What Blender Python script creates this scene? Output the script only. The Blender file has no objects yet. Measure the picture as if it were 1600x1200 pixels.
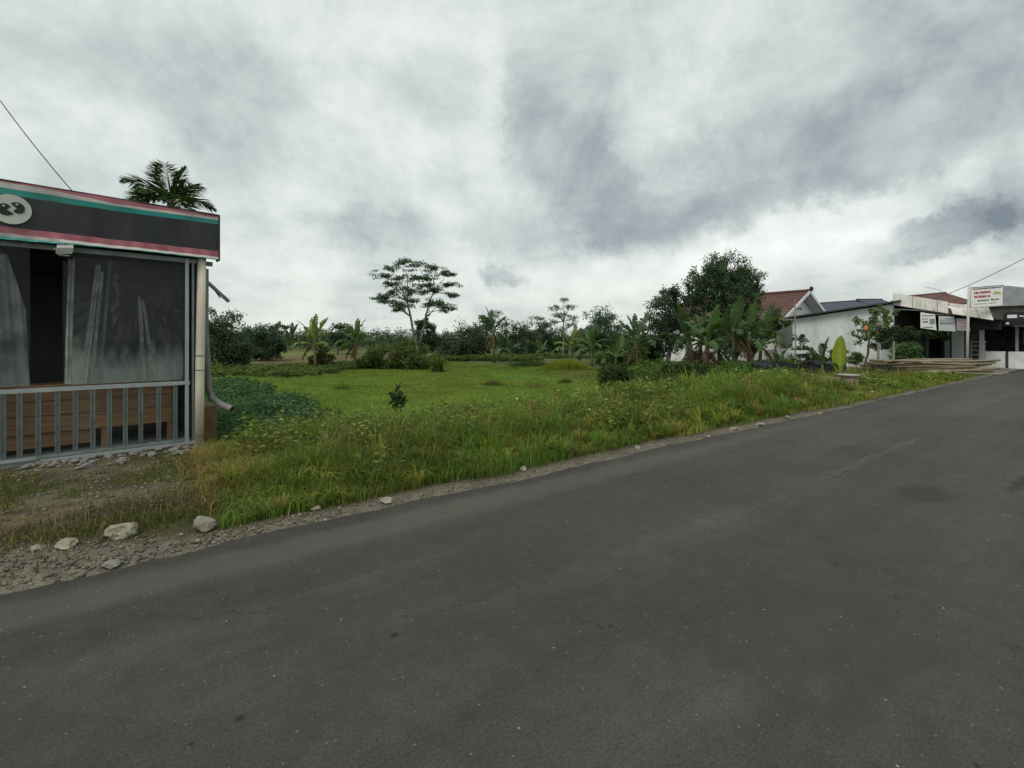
import bpy, bmesh, math, random
import numpy as np
from mathutils import Vector, Matrix
R = math.radians
rnd = random.Random(7)
rng = np.random.default_rng(7)
scene = bpy.context.scene
col = scene.collection

# ------------------------------------------------------------------ camera
CAM_H = 1.55
cd = bpy.data.cameras.new('camera'); cam = bpy.data.objects.new('camera', cd); col.objects.link(cam)
cam.location = (0, 0, CAM_H); cam.rotation_euler = (R(90), 0, 0)
cd.sensor_width = 36; cd.lens = 16.875; cd.shift_y = -0.0425
cd.clip_start = 0.05; cd.clip_end = 9000
scene.camera = cam

# ------------------------------------------------------------------ view / exposure
vs = scene.view_settings
vs.view_transform = 'Standard'; vs.look = 'None'; vs.exposure = 0.32; vs.gamma = 1.0; vs.use_curve_mapping = False
scene.cycles.use_denoising = True
scene.cycles.max_bounces = 6; scene.cycles.transparent_max_bounces = 12
scene.cycles.diffuse_bounces = 3; scene.cycles.glossy_bounces = 3
scene.cycles.caustics_reflective = False; scene.cycles.caustics_refractive = False

# ------------------------------------------------------------------ world: cloudy sky
SUN_AZ, SUN_EL = R(-150), R(58)        # azimuth from straight ahead (+Y), clockwise: high behind the camera's left shoulder
world = bpy.data.worlds.new('World'); scene.world = world; world.use_nodes = True
wt = world.node_tree; wt.nodes.clear()
def WN(t, **k):
    n = wt.nodes.new(t)
    for a, b in k.items(): setattr(n, a, b)
    return n
def wl(a, b): wt.links.new(a, b)
def wm(op, a, b=None, c=None, clamp=False):
    n = WN('ShaderNodeMath', operation=op, use_clamp=clamp)
    for i, v in enumerate((a, b, c)):
        if v is None: continue
        if isinstance(v, (int, float)): n.inputs[i].default_value = v
        else: wl(v, n.inputs[i])
    return n.outputs[0]
tc = WN('ShaderNodeTexCoord'); dirv = tc.outputs['Generated']
sp = WN('ShaderNodeSeparateXYZ'); wl(dirv, sp.inputs[0])
az0 = wm('ARCTAN2', sp.outputs[0], sp.outputs[1]); el0 = wm('ARCSINE', sp.outputs[2])
def wnoise(scale, detail, rough, vec, dist=0.0):
    n = WN('ShaderNodeTexNoise'); n.inputs['Scale'].default_value = scale; n.inputs['Detail'].default_value = detail
    n.inputs['Roughness'].default_value = rough; n.inputs['Distortion'].default_value = dist; wl(vec, n.inputs['Vector'])
    return n
w1 = wnoise(5.2, 12, 0.68, dirv, 0.0); s1 = WN('ShaderNodeSeparateColor'); wl(w1.outputs['Color'], s1.inputs[0])
az = wm('ADD', az0, wm('MULTIPLY', wm('SUBTRACT', s1.outputs[0], 0.5), 0.30))
el = wm('ADD', el0, wm('MULTIPLY', wm('SUBTRACT', s1.outputs[1], 0.5), 0.19))
# streaky cloud deck, seen as a layer overhead
cx = WN('ShaderNodeCombineXYZ')
zz = wm('MAXIMUM', wm('ADD', sp.outputs[2], 0.16), 0.05)
px_ = wm('DIVIDE', sp.outputs[0], zz); py_ = wm('DIVIDE', sp.outputs[1], zz)
wl(px_, cx.inputs[0]); wl(py_, cx.inputs[1])
n1 = wnoise(1.15, 12, 0.57, cx.outputs[0], 0.15)
n2 = wnoise(4.2, 12, 0.64, dirv, 0.25)
base = wm('ADD', wm('MULTIPLY', wm('SUBTRACT', n1.outputs['Fac'], 0.5), 0.72), wm('MULTIPLY', wm('SUBTRACT', n2.outputs['Fac'], 0.5), 1.05))
tval = wm('ADD', base, 0.63)
def blob(px, py, sx, sy, w, tilt=0.0, hard=1.0):
    """one cloud (w<0) or gap (w>0) in the direction of the sky where it hangs"""
    global tval
    a = math.atan((px - 800) / 750); e = math.atan((532 - py) / 750 * math.cos(a))
    da = wm('SUBTRACT', az, a)
    de = wm('SUBTRACT', wm('SUBTRACT', el, e), wm('MULTIPLY', da, tilt))
    q = wm('ADD', wm('POWER', wm('ABSOLUTE', wm('DIVIDE', da, sx)), 2.0), wm('POWER', wm('ABSOLUTE', wm('DIVIDE', de, sy)), 2.0))
    if hard != 1.0: q = wm('POWER', q, hard)
    g = wm('POWER', 2.718, wm('MULTIPLY', q, -1.0))
    tval = wm('ADD', tval, wm('MULTIPLY', g, w))
CLOUDS = [(885, 255, .13, .12, -.30, -.2, 2.0), (920, 110, .16, .09, -.12, 0, 1.2), (1330, 225, .44, .10, -.27, .17, 1.5), (1120, 330, .36, .045, -.20, .06, 1.3),
          (580, 365, .16, .034, -.20, -.05, 1.4), (1450, 372, .11, .036, -.32, .12, 3.0), (1525, 350, .10, .048, -.22, .2, 3.0), (1640, 365, .10, .045, -.24, 0, 2.4),
          (783, 425, .040, .020, -.32, 0, 2.0), (650, 430, .10, .03, -.12, 0, 1.0), (1150, 412, .60, .046, .20, 0.03, 1.3),
          (1050, 150, .10, .10, .14, 0, 1.2), (770, 150, .05, .12, .14, .4, 1.2), (640, 235, .20, .08, .08, 0, 1.0), (230, 130, .25, .12, .04, 0, 1.0),
          (1400, 305, .24, .020, .16, .22, 1.3), (1300, 50, .35, .06, -.10, .0, 1.0), (1580, 60, .12, .06, .10, 0, 1.0),
          (1480, 460, .30, .018, -.10, .0, 1.0), (450, 440, .3, .03, -.06, 0, 1)]
for c in CLOUDS: blob(*c)
ramp = WN('ShaderNodeValToRGB'); wl(wm('MULTIPLY', tval, 1.0, clamp=True), ramp.inputs[0])
els = ramp.color_ramp.elements
els[0].position = 0.0; els[0].color = (0.17, 0.20, 0.225, 1)
els[1].position = 1.0; els[1].color = (0.83, 0.85, 0.825, 1)
for p, c in ((0.28, (0.298, 0.346, 0.358, 1)), (0.52, (0.47, 0.525, 0.51, 1)), (0.72, (0.63, 0.675, 0.64, 1))):
    e = els.new(p); e.color = c
# pale cream light low over the land, all round
hz = WN('ShaderNodeMapRange'); hz.inputs[1].default_value = 0.0; hz.inputs[2].default_value = 0.24; hz.inputs[3].default_value = 0.42; hz.inputs[4].default_value = 0.0
wl(el0, hz.inputs[0])
mixh = WN('ShaderNodeMix', data_type='RGBA'); wl(wm('MULTIPLY', hz.outputs[0], wm('MULTIPLY', tval, 1.5, clamp=True)), mixh.inputs[0]); wl(ramp.outputs[0], mixh.inputs[6]); mixh.inputs[7].default_value = (0.77, 0.755, 0.70, 1)
sky = WN('ShaderNodeTexSky', sky_type='NISHITA'); sky.sun_disc = False
sky.sun_elevation = SUN_EL; sky.sun_rotation = SUN_AZ; sky.dust_density = 2.0
mul = WN('ShaderNodeVectorMath', operation='SCALE'); wl(mixh.outputs[2], mul.inputs[0]); mul.inputs[3].default_value = 10.0
mixs = WN('ShaderNodeMix', data_type='RGBA'); mixs.inputs[0].default_value = 0.93; wl(sky.outputs[0], mixs.inputs[6]); wl(mul.outputs[0], mixs.inputs[7])
bg = WN('ShaderNodeBackground'); bg.inputs[1].default_value = 0.1; wl(mixs.outputs[2], bg.inputs[0])
wo = WN('ShaderNodeOutputWorld'); wl(bg.outputs[0], wo.inputs[0])

# ------------------------------------------------------------------ sun behind the cloud
sd = bpy.data.lights.new('sun', 'SUN'); sun = bpy.data.objects.new('sun', sd); col.objects.link(sun)
sd.energy = 1.5; sd.angle = R(28); sd.color = (1.0, 0.96, 0.9)
sv = Vector((math.sin(SUN_AZ) * math.cos(SUN_EL), math.cos(SUN_AZ) * math.cos(SUN_EL), math.sin(SUN_EL)))
sun.rotation_euler = sv.to_track_quat('Z', 'Y').to_euler(); sun.location = (20, 20, 40)

# ------------------------------------------------------------------ coordinates: u runs along the road, n across it (away from the camera)
def UN(u, n): return (0.8 * u - 0.6 * n, 0.6 * u + 0.8 * n)
ROAD_ROT = math.atan2(0.6, 0.8)
def sstep(x, a, b):
    t = np.clip((np.asarray(x, float) - a) / (b - a), 0, 1); return t * t * (3 - 2 * t)
def vnoise(x, y, s, seed=0):
    x = np.asarray(x, float) / s; y = np.asarray(y, float) / s
    xi = np.floor(x); yi = np.floor(y); fx = x - xi; fy = y - yi
    def h(a, b):
        v = np.sin(a * 127.1 + b * 311.7 + seed * 74.7) * 43758.5453; return v - np.floor(v)
    fx = fx * fx * (3 - 2 * fx); fy = fy * fy * (3 - 2 * fy)
    return (h(xi, yi) * (1 - fx) + h(xi + 1, yi) * fx) * (1 - fy) + (h(xi, yi + 1) * (1 - fx) + h(xi + 1, yi + 1) * fx) * fy
def hgt(x, y):
    """height of the land at a point"""
    x = np.asarray(x, float); y = np.asarray(y, float)
    u = 0.8 * x + 0.6 * y; n = -0.6 * x + 0.8 * y
    z = -0.035 * sstep(n, 4.5, 4.0)
    pad = 1 - sstep(u, 0.2, 1.1)
    edge = 5.55 + 0.16 * (vnoise(u, n, 0.7, 3) - 0.5)
    z = z + pad * 0.10 * sstep(n, edge - 0.25, edge + 0.02)
    mid = sstep(u, 0.2, 1.1) * (1 - sstep(u, 14, 19))
    z = z + mid * (0.07 * sstep(n, 4.6, 5.6) - 0.52 * sstep(n, 6.9, 8.6))
    right = sstep(u, 14, 19)
    z = z + right * (0.05 * sstep(n, 4.6, 5.4) - 0.2 * sstep(n, 9, 13))
    z = z - pad * 0.6 * sstep(n, 13, 17)
    far = sstep(n, 30, 60)
    z = z * (1 - far) + far * 0.25
    z = z + 0.05 * (vnoise(x, y, 0.9, 1) - 0.5) * sstep(n, 4.6, 5.4) + 0.018 * (vnoise(x, y, 0.22, 2) - 0.5) * sstep(n, 4.3, 4.8)
    return z
def H(x, y): return float(hgt(x, y))

# ------------------------------------------------------------------ materials
def nt(m): return m.node_tree.nodes, m.node_tree.links
MATS = {}
def mat(name, c, rough=0.8, var=0.25, scale=6.0, bump=0.15, bscale=None, c2=None, metal=0.0, detail=6, spec=0.3, stretch=None):
    """a colour that wanders between two tones, with fine relief"""
    m = bpy.data.materials.new(name); m.use_nodes = True; N, L = nt(m)
    b = N['Principled BSDF']; b.inputs['Roughness'].default_value = rough; b.inputs['Metallic'].default_value = metal
    b.inputs['Specular IOR Level'].default_value = spec
    t = N.new('ShaderNodeTexCoord'); vec = t.outputs['Object']
    if stretch:
        mp = N.new('ShaderNodeMapping'); mp.inputs['Scale'].default_value = stretch; L.new(vec, mp.inputs[0]); vec = mp.outputs[0]
    nz = N.new('ShaderNodeTexNoise'); nz.inputs['Scale'].default_value = scale; nz.inputs['Detail'].default_value = detail; nz.inputs['Roughness'].default_value = 0.65
    L.new(vec, nz.inputs['Vector'])
    r = N.new('ShaderNodeValToRGB'); L.new(nz.outputs[0], r.inputs[0])
    if c2 is None: a = tuple(x * (1 - var) for x in c); d = tuple(min(x * (1 + var), 0.9) for x in c)
    else: a, d = c, c2
    r.color_ramp.elements[0].position = 0.33; r.color_ramp.elements[1].position = 0.68
    r.color_ramp.elements[0].color = (*a, 1); r.color_ramp.elements[1].color = (*d, 1)
    L.new(r.outputs[0], b.inputs['Base Color'])
    if bump:
        n2 = N.new('ShaderNodeTexNoise'); n2.inputs['Scale'].default_value = bscale or scale * 6; n2.inputs['Detail'].default_value = 4
        L.new(vec, n2.inputs['Vector'])
        bp = N.new('ShaderNodeBump'); bp.inputs['Strength'].default_value = bump; bp.inputs['Distance'].default_value = 0.02
        L.new(n2.outputs[0], bp.inputs['Height']); L.new(bp.outputs[0], b.inputs['Normal'])
    MATS[name] = m; return m
def stained(name, c, stain, amount=0.5, scale=2.0, stretch=(1, 1, 0.25), rough=0.85):
    """painted wall with rain streaks and grime"""
    m = mat(name, c, rough, 0.08, 3.0, 0.1); N, L = nt(m); b = N['Principled BSDF']
    src = b.inputs['Base Color'].links[0].from_socket
    t = N.new('ShaderNodeTexCoord'); mp = N.new('ShaderNodeMapping'); mp.inputs['Scale'].default_value = stretch; L.new(t.outputs['Object'], mp.inputs[0])
    nz = N.new('ShaderNodeTexNoise'); nz.inputs['Scale'].default_value = scale; nz.inputs['Detail'].default_value = 8; nz.inputs['Roughness'].default_value = 0.7; L.new(mp.outputs[0], nz.inputs['Vector'])
    r = N.new('ShaderNodeValToRGB'); r.color_ramp.elements[0].position = 0.47; r.color_ramp.elements[1].position = 0.75
    r.color_ramp.elements[0].color = (0, 0, 0, 1); r.color_ramp.elements[1].color = (amount, amount, amount, 1); L.new(nz.outputs[0], r.inputs[0])
    mx = N.new('ShaderNodeMix'); mx.data_type = 'RGBA'; L.new(r.outputs[0], mx.inputs[0]); L.new(src, mx.inputs[6]); mx.inputs[7].default_value = (*stain, 1)
    L.new(mx.outputs[2], b.inputs['Base Color']); return m
def leafmat(name, transl=0.3, rough=0.65, vary=0.25, vscale=1.2, spec=0.07):
    """foliage: colour of each leaf from its own attribute, light passing through"""
    m = bpy.data.materials.new(name); m.use_nodes = True; N, L = nt(m)
    b = N['Principled BSDF']; b.inputs['Roughness'].default_value = rough; b.inputs['Specular IOR Level'].default_value = spec
    at = N.new('ShaderNodeAttribute'); at.attribute_name = 'Col'
    t = N.new('ShaderNodeTexCoord'); nz = N.new('ShaderNodeTexNoise'); nz.inputs['Scale'].default_value = vscale; nz.inputs['Detail'].default_value = 4
    L.new(t.outputs['Object'], nz.inputs['Vector'])
    mr = N.new('ShaderNodeMapRange'); mr.inputs[1].default_value = 0.3; mr.inputs[2].default_value = 0.7; mr.inputs[3].default_value = 1 - vary; mr.inputs[4].default_value = 1 + vary
    L.new(nz.outputs[0], mr.inputs[0])
    vm = N.new('ShaderNodeVectorMath'); vm.operation = 'SCALE'; L.new(at.outputs['Color'], vm.inputs[0]); L.new(mr.outputs[0], vm.inputs[3])
    L.new(vm.outputs[0], b.inputs['Base Color'])
    tr = N.new('ShaderNodeBsdfTranslucent'); v2 = N.new('ShaderNodeVectorMath'); v2.operation = 'MULTIPLY'; L.new(vm.outputs[0], v2.inputs[0]); v2.inputs[1].default_value = (1.25, 1.3, 0.6)
    L.new(v2.outputs[0], tr.inputs[0])
    mx = N.new('ShaderNodeMixShader'); mx.inputs[0].default_value = transl; L.new(b.outputs[0], mx.inputs[1]); L.new(tr.outputs[0], mx.inputs[2])
    L.new(mx.outputs[0], N['Material Output'].inputs[0]); MATS[name] = m; return m
leafmat('foliage'); leafmat('grass', 0.42, 0.6, 0.2, 0.8); leafmat('banana_leaf', 0.35, 0.5, 0.12, 5.0, 0.14)
mat('bark', (0.10, 0.085, 0.065), 0.9, 0.4, 8, 0.5, stretch=(1, 1, 0.2))
mat('pale_bark', (0.17, 0.155, 0.125), 0.9, 0.35, 8, 0.4, stretch=(1, 1, 0.3))
mat('banana_stem', (0.10, 0.115, 0.05), 0.7, 0.1, 5, 0.3, c2=(0.16, 0.12, 0.06), stretch=(1, 1, 0.2))
mat('dead_leaf', (0.09, 0.06, 0.035), 0.95, 0.4, 5, 0.3)
mat('aluminium', (0.36, 0.39, 0.385), 0.45, 0.12, 5, 0.05, metal=0.35)
mat('galvanised', (0.20, 0.235, 0.23), 0.5, 0.22, 7, 0.05, metal=0.35)
stained('cream_pipe', (0.60, 0.55, 0.44), (0.25, 0.15, 0.08), 0.5, 2.5, (1, 1, 0.5), 0.5)
mat('grey_pipe', (0.19, 0.18, 0.16), 0.55, 0.2, 6, 0.05)
mat('pipe_shade_black', (0.03, 0.03, 0.03), 0.9, 0.1, 5, 0)
mat('plank_wood', (0.26, 0.14, 0.075), 0.75, 0.2, 4, 0.25, c2=(0.46, 0.28, 0.16), stretch=(0.6, 4, 9))
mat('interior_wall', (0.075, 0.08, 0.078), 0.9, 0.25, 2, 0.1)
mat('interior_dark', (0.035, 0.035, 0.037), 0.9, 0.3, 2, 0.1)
mat('concrete', (0.30, 0.295, 0.275), 0.9, 0.22, 4, 0.3)
mat('tan_concrete', (0.27, 0.215, 0.15), 0.92, 0.25, 6, 0.35)
mat('old_brick', (0.13, 0.085, 0.045), 0.95, 0.2, 7, 0.6, c2=(0.20, 0.145, 0.075))
stained('banner_black', (0.022, 0.024, 0.029), (0.10, 0.095, 0.085), 0.45, 2.2, (1, 1, 0.35), 0.5)
stained('banner_pink', (0.42, 0.14, 0.17), (0.10, 0.095, 0.085), 0.45, 2.2, (1, 1, 0.35), 0.5)
stained('banner_white', (0.52, 0.50, 0.46), (0.10, 0.095, 0.085), 0.45, 2.2, (1, 1, 0.35), 0.5)
stained('banner_teal', (0.015, 0.24, 0.21), (0.10, 0.095, 0.085), 0.45, 2.2, (1, 1, 0.35), 0.5)
mat('emblem_white', (0.50, 0.52, 0.46), 0.5, 0.08, 4, 0.0)
mat('emblem_dark', (0.02, 0.022, 0.024), 0.5, 0.1, 4, 0.0)
mat('dark_trim', (0.05, 0.035, 0.035), 0.6, 0.2, 4, 0.0)
stained('white_wall', (0.76, 0.77, 0.74), (0.24, 0.26, 0.23), 0.55, 1.1, (1, 1, 0.35))
stained('warehouse_white', (0.70, 0.74, 0.715), (0.22, 0.24, 0.22), 0.6, 0.8, (1, 1, 0.4))
stained('fence_white', (0.55, 0.56, 0.53), (0.16, 0.17, 0.13), 0.8, 1.6, (1, 1, 0.3))
stained('green_grey', (0.44, 0.49, 0.45), (0.2, 0.21, 0.19), 0.5, 1.5, (1, 1, 0.35))
stained('panel_white', (0.80, 0.77, 0.70), (0.26, 0.23, 0.19), 0.55, 1.6, (1, 1, 0.5))
stained('awning_white', (0.72, 0.68, 0.61), (0.10, 0.085, 0.07), 0.85, 1.7, (2.0, 0.6, 0.6))
mat('red_tile', (0.085, 0.042, 0.037), 0.9, 0.2, 2.5, 0.4, c2=(0.135, 0.07, 0.06), bscale=14)
mat('mossy_tile', (0.09, 0.06, 0.045), 0.95, 0.2, 2.5, 0.4, c2=(0.12, 0.11, 0.06), bscale=14)
mat('dark_roof', (0.06, 0.068, 0.085), 0.8, 0.2, 3, 0.2)
mat('grey_roof', (0.30, 0.31, 0.32), 0.8, 0.2, 2, 0.2)
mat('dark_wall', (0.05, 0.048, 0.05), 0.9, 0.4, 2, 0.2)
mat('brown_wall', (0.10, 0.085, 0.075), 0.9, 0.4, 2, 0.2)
mat('grey_door', (0.17, 0.20, 0.21), 0.6, 0.12, 3, 0.05)
mat('sign_white', (0.76, 0.76, 0.72), 0.5, 0.08, 3, 0.0)
mat('sign_pale', (0.50, 0.53, 0.52), 0.5, 0.12, 4, 0.0)
mat('sign_pink', (0.42, 0.33, 0.36), 0.5, 0.15, 3, 0.0)
mat('ink_red', (0.38, 0.05, 0.07), 0.5, 0.2, 6, 0.0)
mat('ink_dark', (0.06, 0.055, 0.05), 0.5, 0.3, 6, 0.0)
mat('ink_grey', (0.24, 0.27, 0.27), 0.5, 0.2, 6, 0.0)
mat('ink_yellow', (0.45, 0.40, 0.12), 0.5, 0.2, 6, 0.0)
mat('sign_black', (0.02, 0.021, 0.025), 0.4, 0.2, 4, 0.0)
mat('pole_white', (0.50, 0.49, 0.46), 0.5, 0.15, 4, 0.05)
mat('yellow_cloth', (0.42, 0.40, 0.06), 0.7, 0.2, 4, 0.0)
mat('bamboo', (0.15, 0.12, 0.08), 0.75, 0.25, 3, 0.15, c2=(0.31, 0.26, 0.18), stretch=(6, 6, 1))
mat('stake_wood', (0.25, 0.23, 0.19), 0.85, 0.25, 5, 0.2)
mat('charred', (0.018, 0.017, 0.016), 0.9, 0.4, 6, 0.3)
mat('fruit_orange', (0.55, 0.22, 0.07), 0.5, 0.15, 6, 0.05)
mat('stone_pale', (0.23, 0.205, 0.165), 0.95, 0.3, 7, 0.9, bscale=22)
mat('stone_buff', (0.26, 0.24, 0.18), 0.95, 0.28, 9, 0.9, bscale=22)
mat('rubble', (0.19, 0.185, 0.165), 0.95, 0.3, 4, 0.5)
mat('litter', (0.75, 0.75, 0.73), 0.6, 0.05, 4, 0.1)
mat('wire', (0.04, 0.04, 0.04), 0.7, 0.1, 4, 0)
mat('rust_iron', (0.08, 0.06, 0.05), 0.8, 0.3, 6, 0.2)
mat('lamp_body', (0.33, 0.34, 0.32), 0.5, 0.2, 5, 0)
mat('black_tarp', (0.02, 0.021, 0.022), 0.7, 0.3, 4, 0.3)
# window glass and hazy plastic sheet
def glass(name, tint=(0.92, 0.95, 0.94), haze=0.05):
    m = bpy.data.materials.new(name); m.use_nodes = True; N, L = nt(m); N.remove(N['Principled BSDF'])
    tr = N.new('ShaderNodeBsdfTransparent'); tr.inputs[0].default_value = (*tint, 1)
    gl = N.new('ShaderNodeBsdfGlossy'); gl.inputs['Roughness'].default_value = 0.03
    fr = N.new('ShaderNodeFresnel'); fr.inputs[0].default_value = 1.26
    m1 = N.new('ShaderNodeMixShader'); L.new(fr.outputs[0], m1.inputs[0]); L.new(tr.outputs[0], m1.inputs[1]); L.new(gl.outputs[0], m1.inputs[2])
    df = N.new('ShaderNodeBsdfDiffuse'); df.inputs[0].default_value = (0.35, 0.36, 0.34, 1)
    t = N.new('ShaderNodeTexCoord'); nz = N.new('ShaderNodeTexNoise'); nz.inputs['Scale'].default_value = 2.2; nz.inputs['Detail'].default_value = 8; L.new(t.outputs['Object'], nz.inputs['Vector'])
    mr = N.new('ShaderNodeMapRange'); mr.inputs[1].default_value = 0.35; mr.inputs[2].default_value = 0.75; mr.inputs[3].default_value = haze * 0.2; mr.inputs[4].default_value = haze; L.new(nz.outputs[0], mr.inputs[0])
    m2 = N.new('ShaderNodeMixShader'); L.new(mr.outputs[0], m2.inputs[0]); L.new(m1.outputs[0], m2.inputs[1]); L.new(df.outputs[0], m2.inputs[2])
    L.new(m2.outputs[0], N['Material Output'].inputs[0]); MATS[name] = m
glass('dusty_glass')
def film(name, c, lo, hi, scale=3.0):
    m = bpy.data.materials.new(name); m.use_nodes = True; N, L = nt(m); b = N['Principled BSDF']
    b.inputs['Base Color'].default_value = (*c, 1); b.inputs['Roughness'].default_value = 0.35
    tr = N.new('ShaderNodeBsdfTransparent')
    t = N.new('ShaderNodeTexCoord'); nz = N.new('ShaderNodeTexNoise'); nz.inputs['Scale'].default_value = scale; nz.inputs['Detail'].default_value = 6; L.new(t.outputs['Object'], nz.inputs['Vector'])
    mr = N.new('ShaderNodeMapRange'); mr.inputs[1].default_value = 0.3; mr.inputs[2].default_value = 0.7; mr.inputs[3].default_value = lo; mr.inputs[4].default_value = hi; L.new(nz.outputs[0], mr.inputs[0])
    mx = N.new('ShaderNodeMixShader'); L.new(mr.outputs[0], mx.inputs[0]); L.new(tr.outputs[0], mx.inputs[1]); L.new(b.outputs[0], mx.inputs[2])
    L.new(mx.outputs[0], N['Material Output'].inputs[0]); MATS[name] = m
film('plastic_sheet', (0.58, 0.61, 0.58), 0.12, 0.55); film('plastic_fold', (0.70, 0.73, 0.69), 0.25, 0.80, 5.0)  # gathered folds: denser, with their highlight painted in as a paler tone
def clear_film():
    '''clear wrinkled sheeting, grey haze painted in towards its foot'''
    m = bpy.data.materials.new('clear_film'); m.use_nodes = True; N, L = nt(m); N.remove(N['Principled BSDF'])
    tr = N.new('ShaderNodeBsdfTransparent'); gl = N.new('ShaderNodeBsdfGlossy'); gl.inputs['Roughness'].default_value = 0.22; df = N.new('ShaderNodeBsdfDiffuse'); df.inputs[0].default_value = (0.62, 0.66, 0.64, 1)
    t = N.new('ShaderNodeTexCoord'); mp = N.new('ShaderNodeMapping'); mp.inputs['Scale'].default_value = (1.6, 1.6, 0.55); L.new(t.outputs['Object'], mp.inputs[0])
    nz = N.new('ShaderNodeTexNoise'); nz.inputs['Scale'].default_value = 2.6; nz.inputs['Detail'].default_value = 8; nz.inputs['Roughness'].default_value = 0.62; L.new(mp.outputs[0], nz.inputs['Vector'])
    sp_ = N.new('ShaderNodeSeparateXYZ'); L.new(t.outputs['Object'], sp_.inputs[0])
    hh = N.new('ShaderNodeMapRange'); hh.inputs[1].default_value = 1.55; hh.inputs[2].default_value = 1.05; hh.inputs[3].default_value = -0.18; hh.inputs[4].default_value = 0.26; L.new(sp_.outputs[2], hh.inputs[0])
    ad = N.new('ShaderNodeMath'); ad.operation = 'ADD'; L.new(nz.outputs[0], ad.inputs[0]); L.new(hh.outputs[0], ad.inputs[1])
    mr = N.new('ShaderNodeMapRange'); mr.inputs[1].default_value = 0.42; mr.inputs[2].default_value = 0.72; mr.inputs[3].default_value = 0.04; mr.inputs[4].default_value = 0.62; L.new(ad.outputs[0], mr.inputs[0])
    m1 = N.new('ShaderNodeMixShader'); m1.inputs[0].default_value = 0.02; L.new(tr.outputs[0], m1.inputs[1]); L.new(gl.outputs[0], m1.inputs[2])
    m2 = N.new('ShaderNodeMixShader'); L.new(mr.outputs[0], m2.inputs[0]); L.new(m1.outputs[0], m2.inputs[1]); L.new(df.outputs[0], m2.inputs[2]); L.new(m2.outputs[0], N['Material Output'].inputs[0]); MATS['clear_film'] = m
clear_film()

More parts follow.
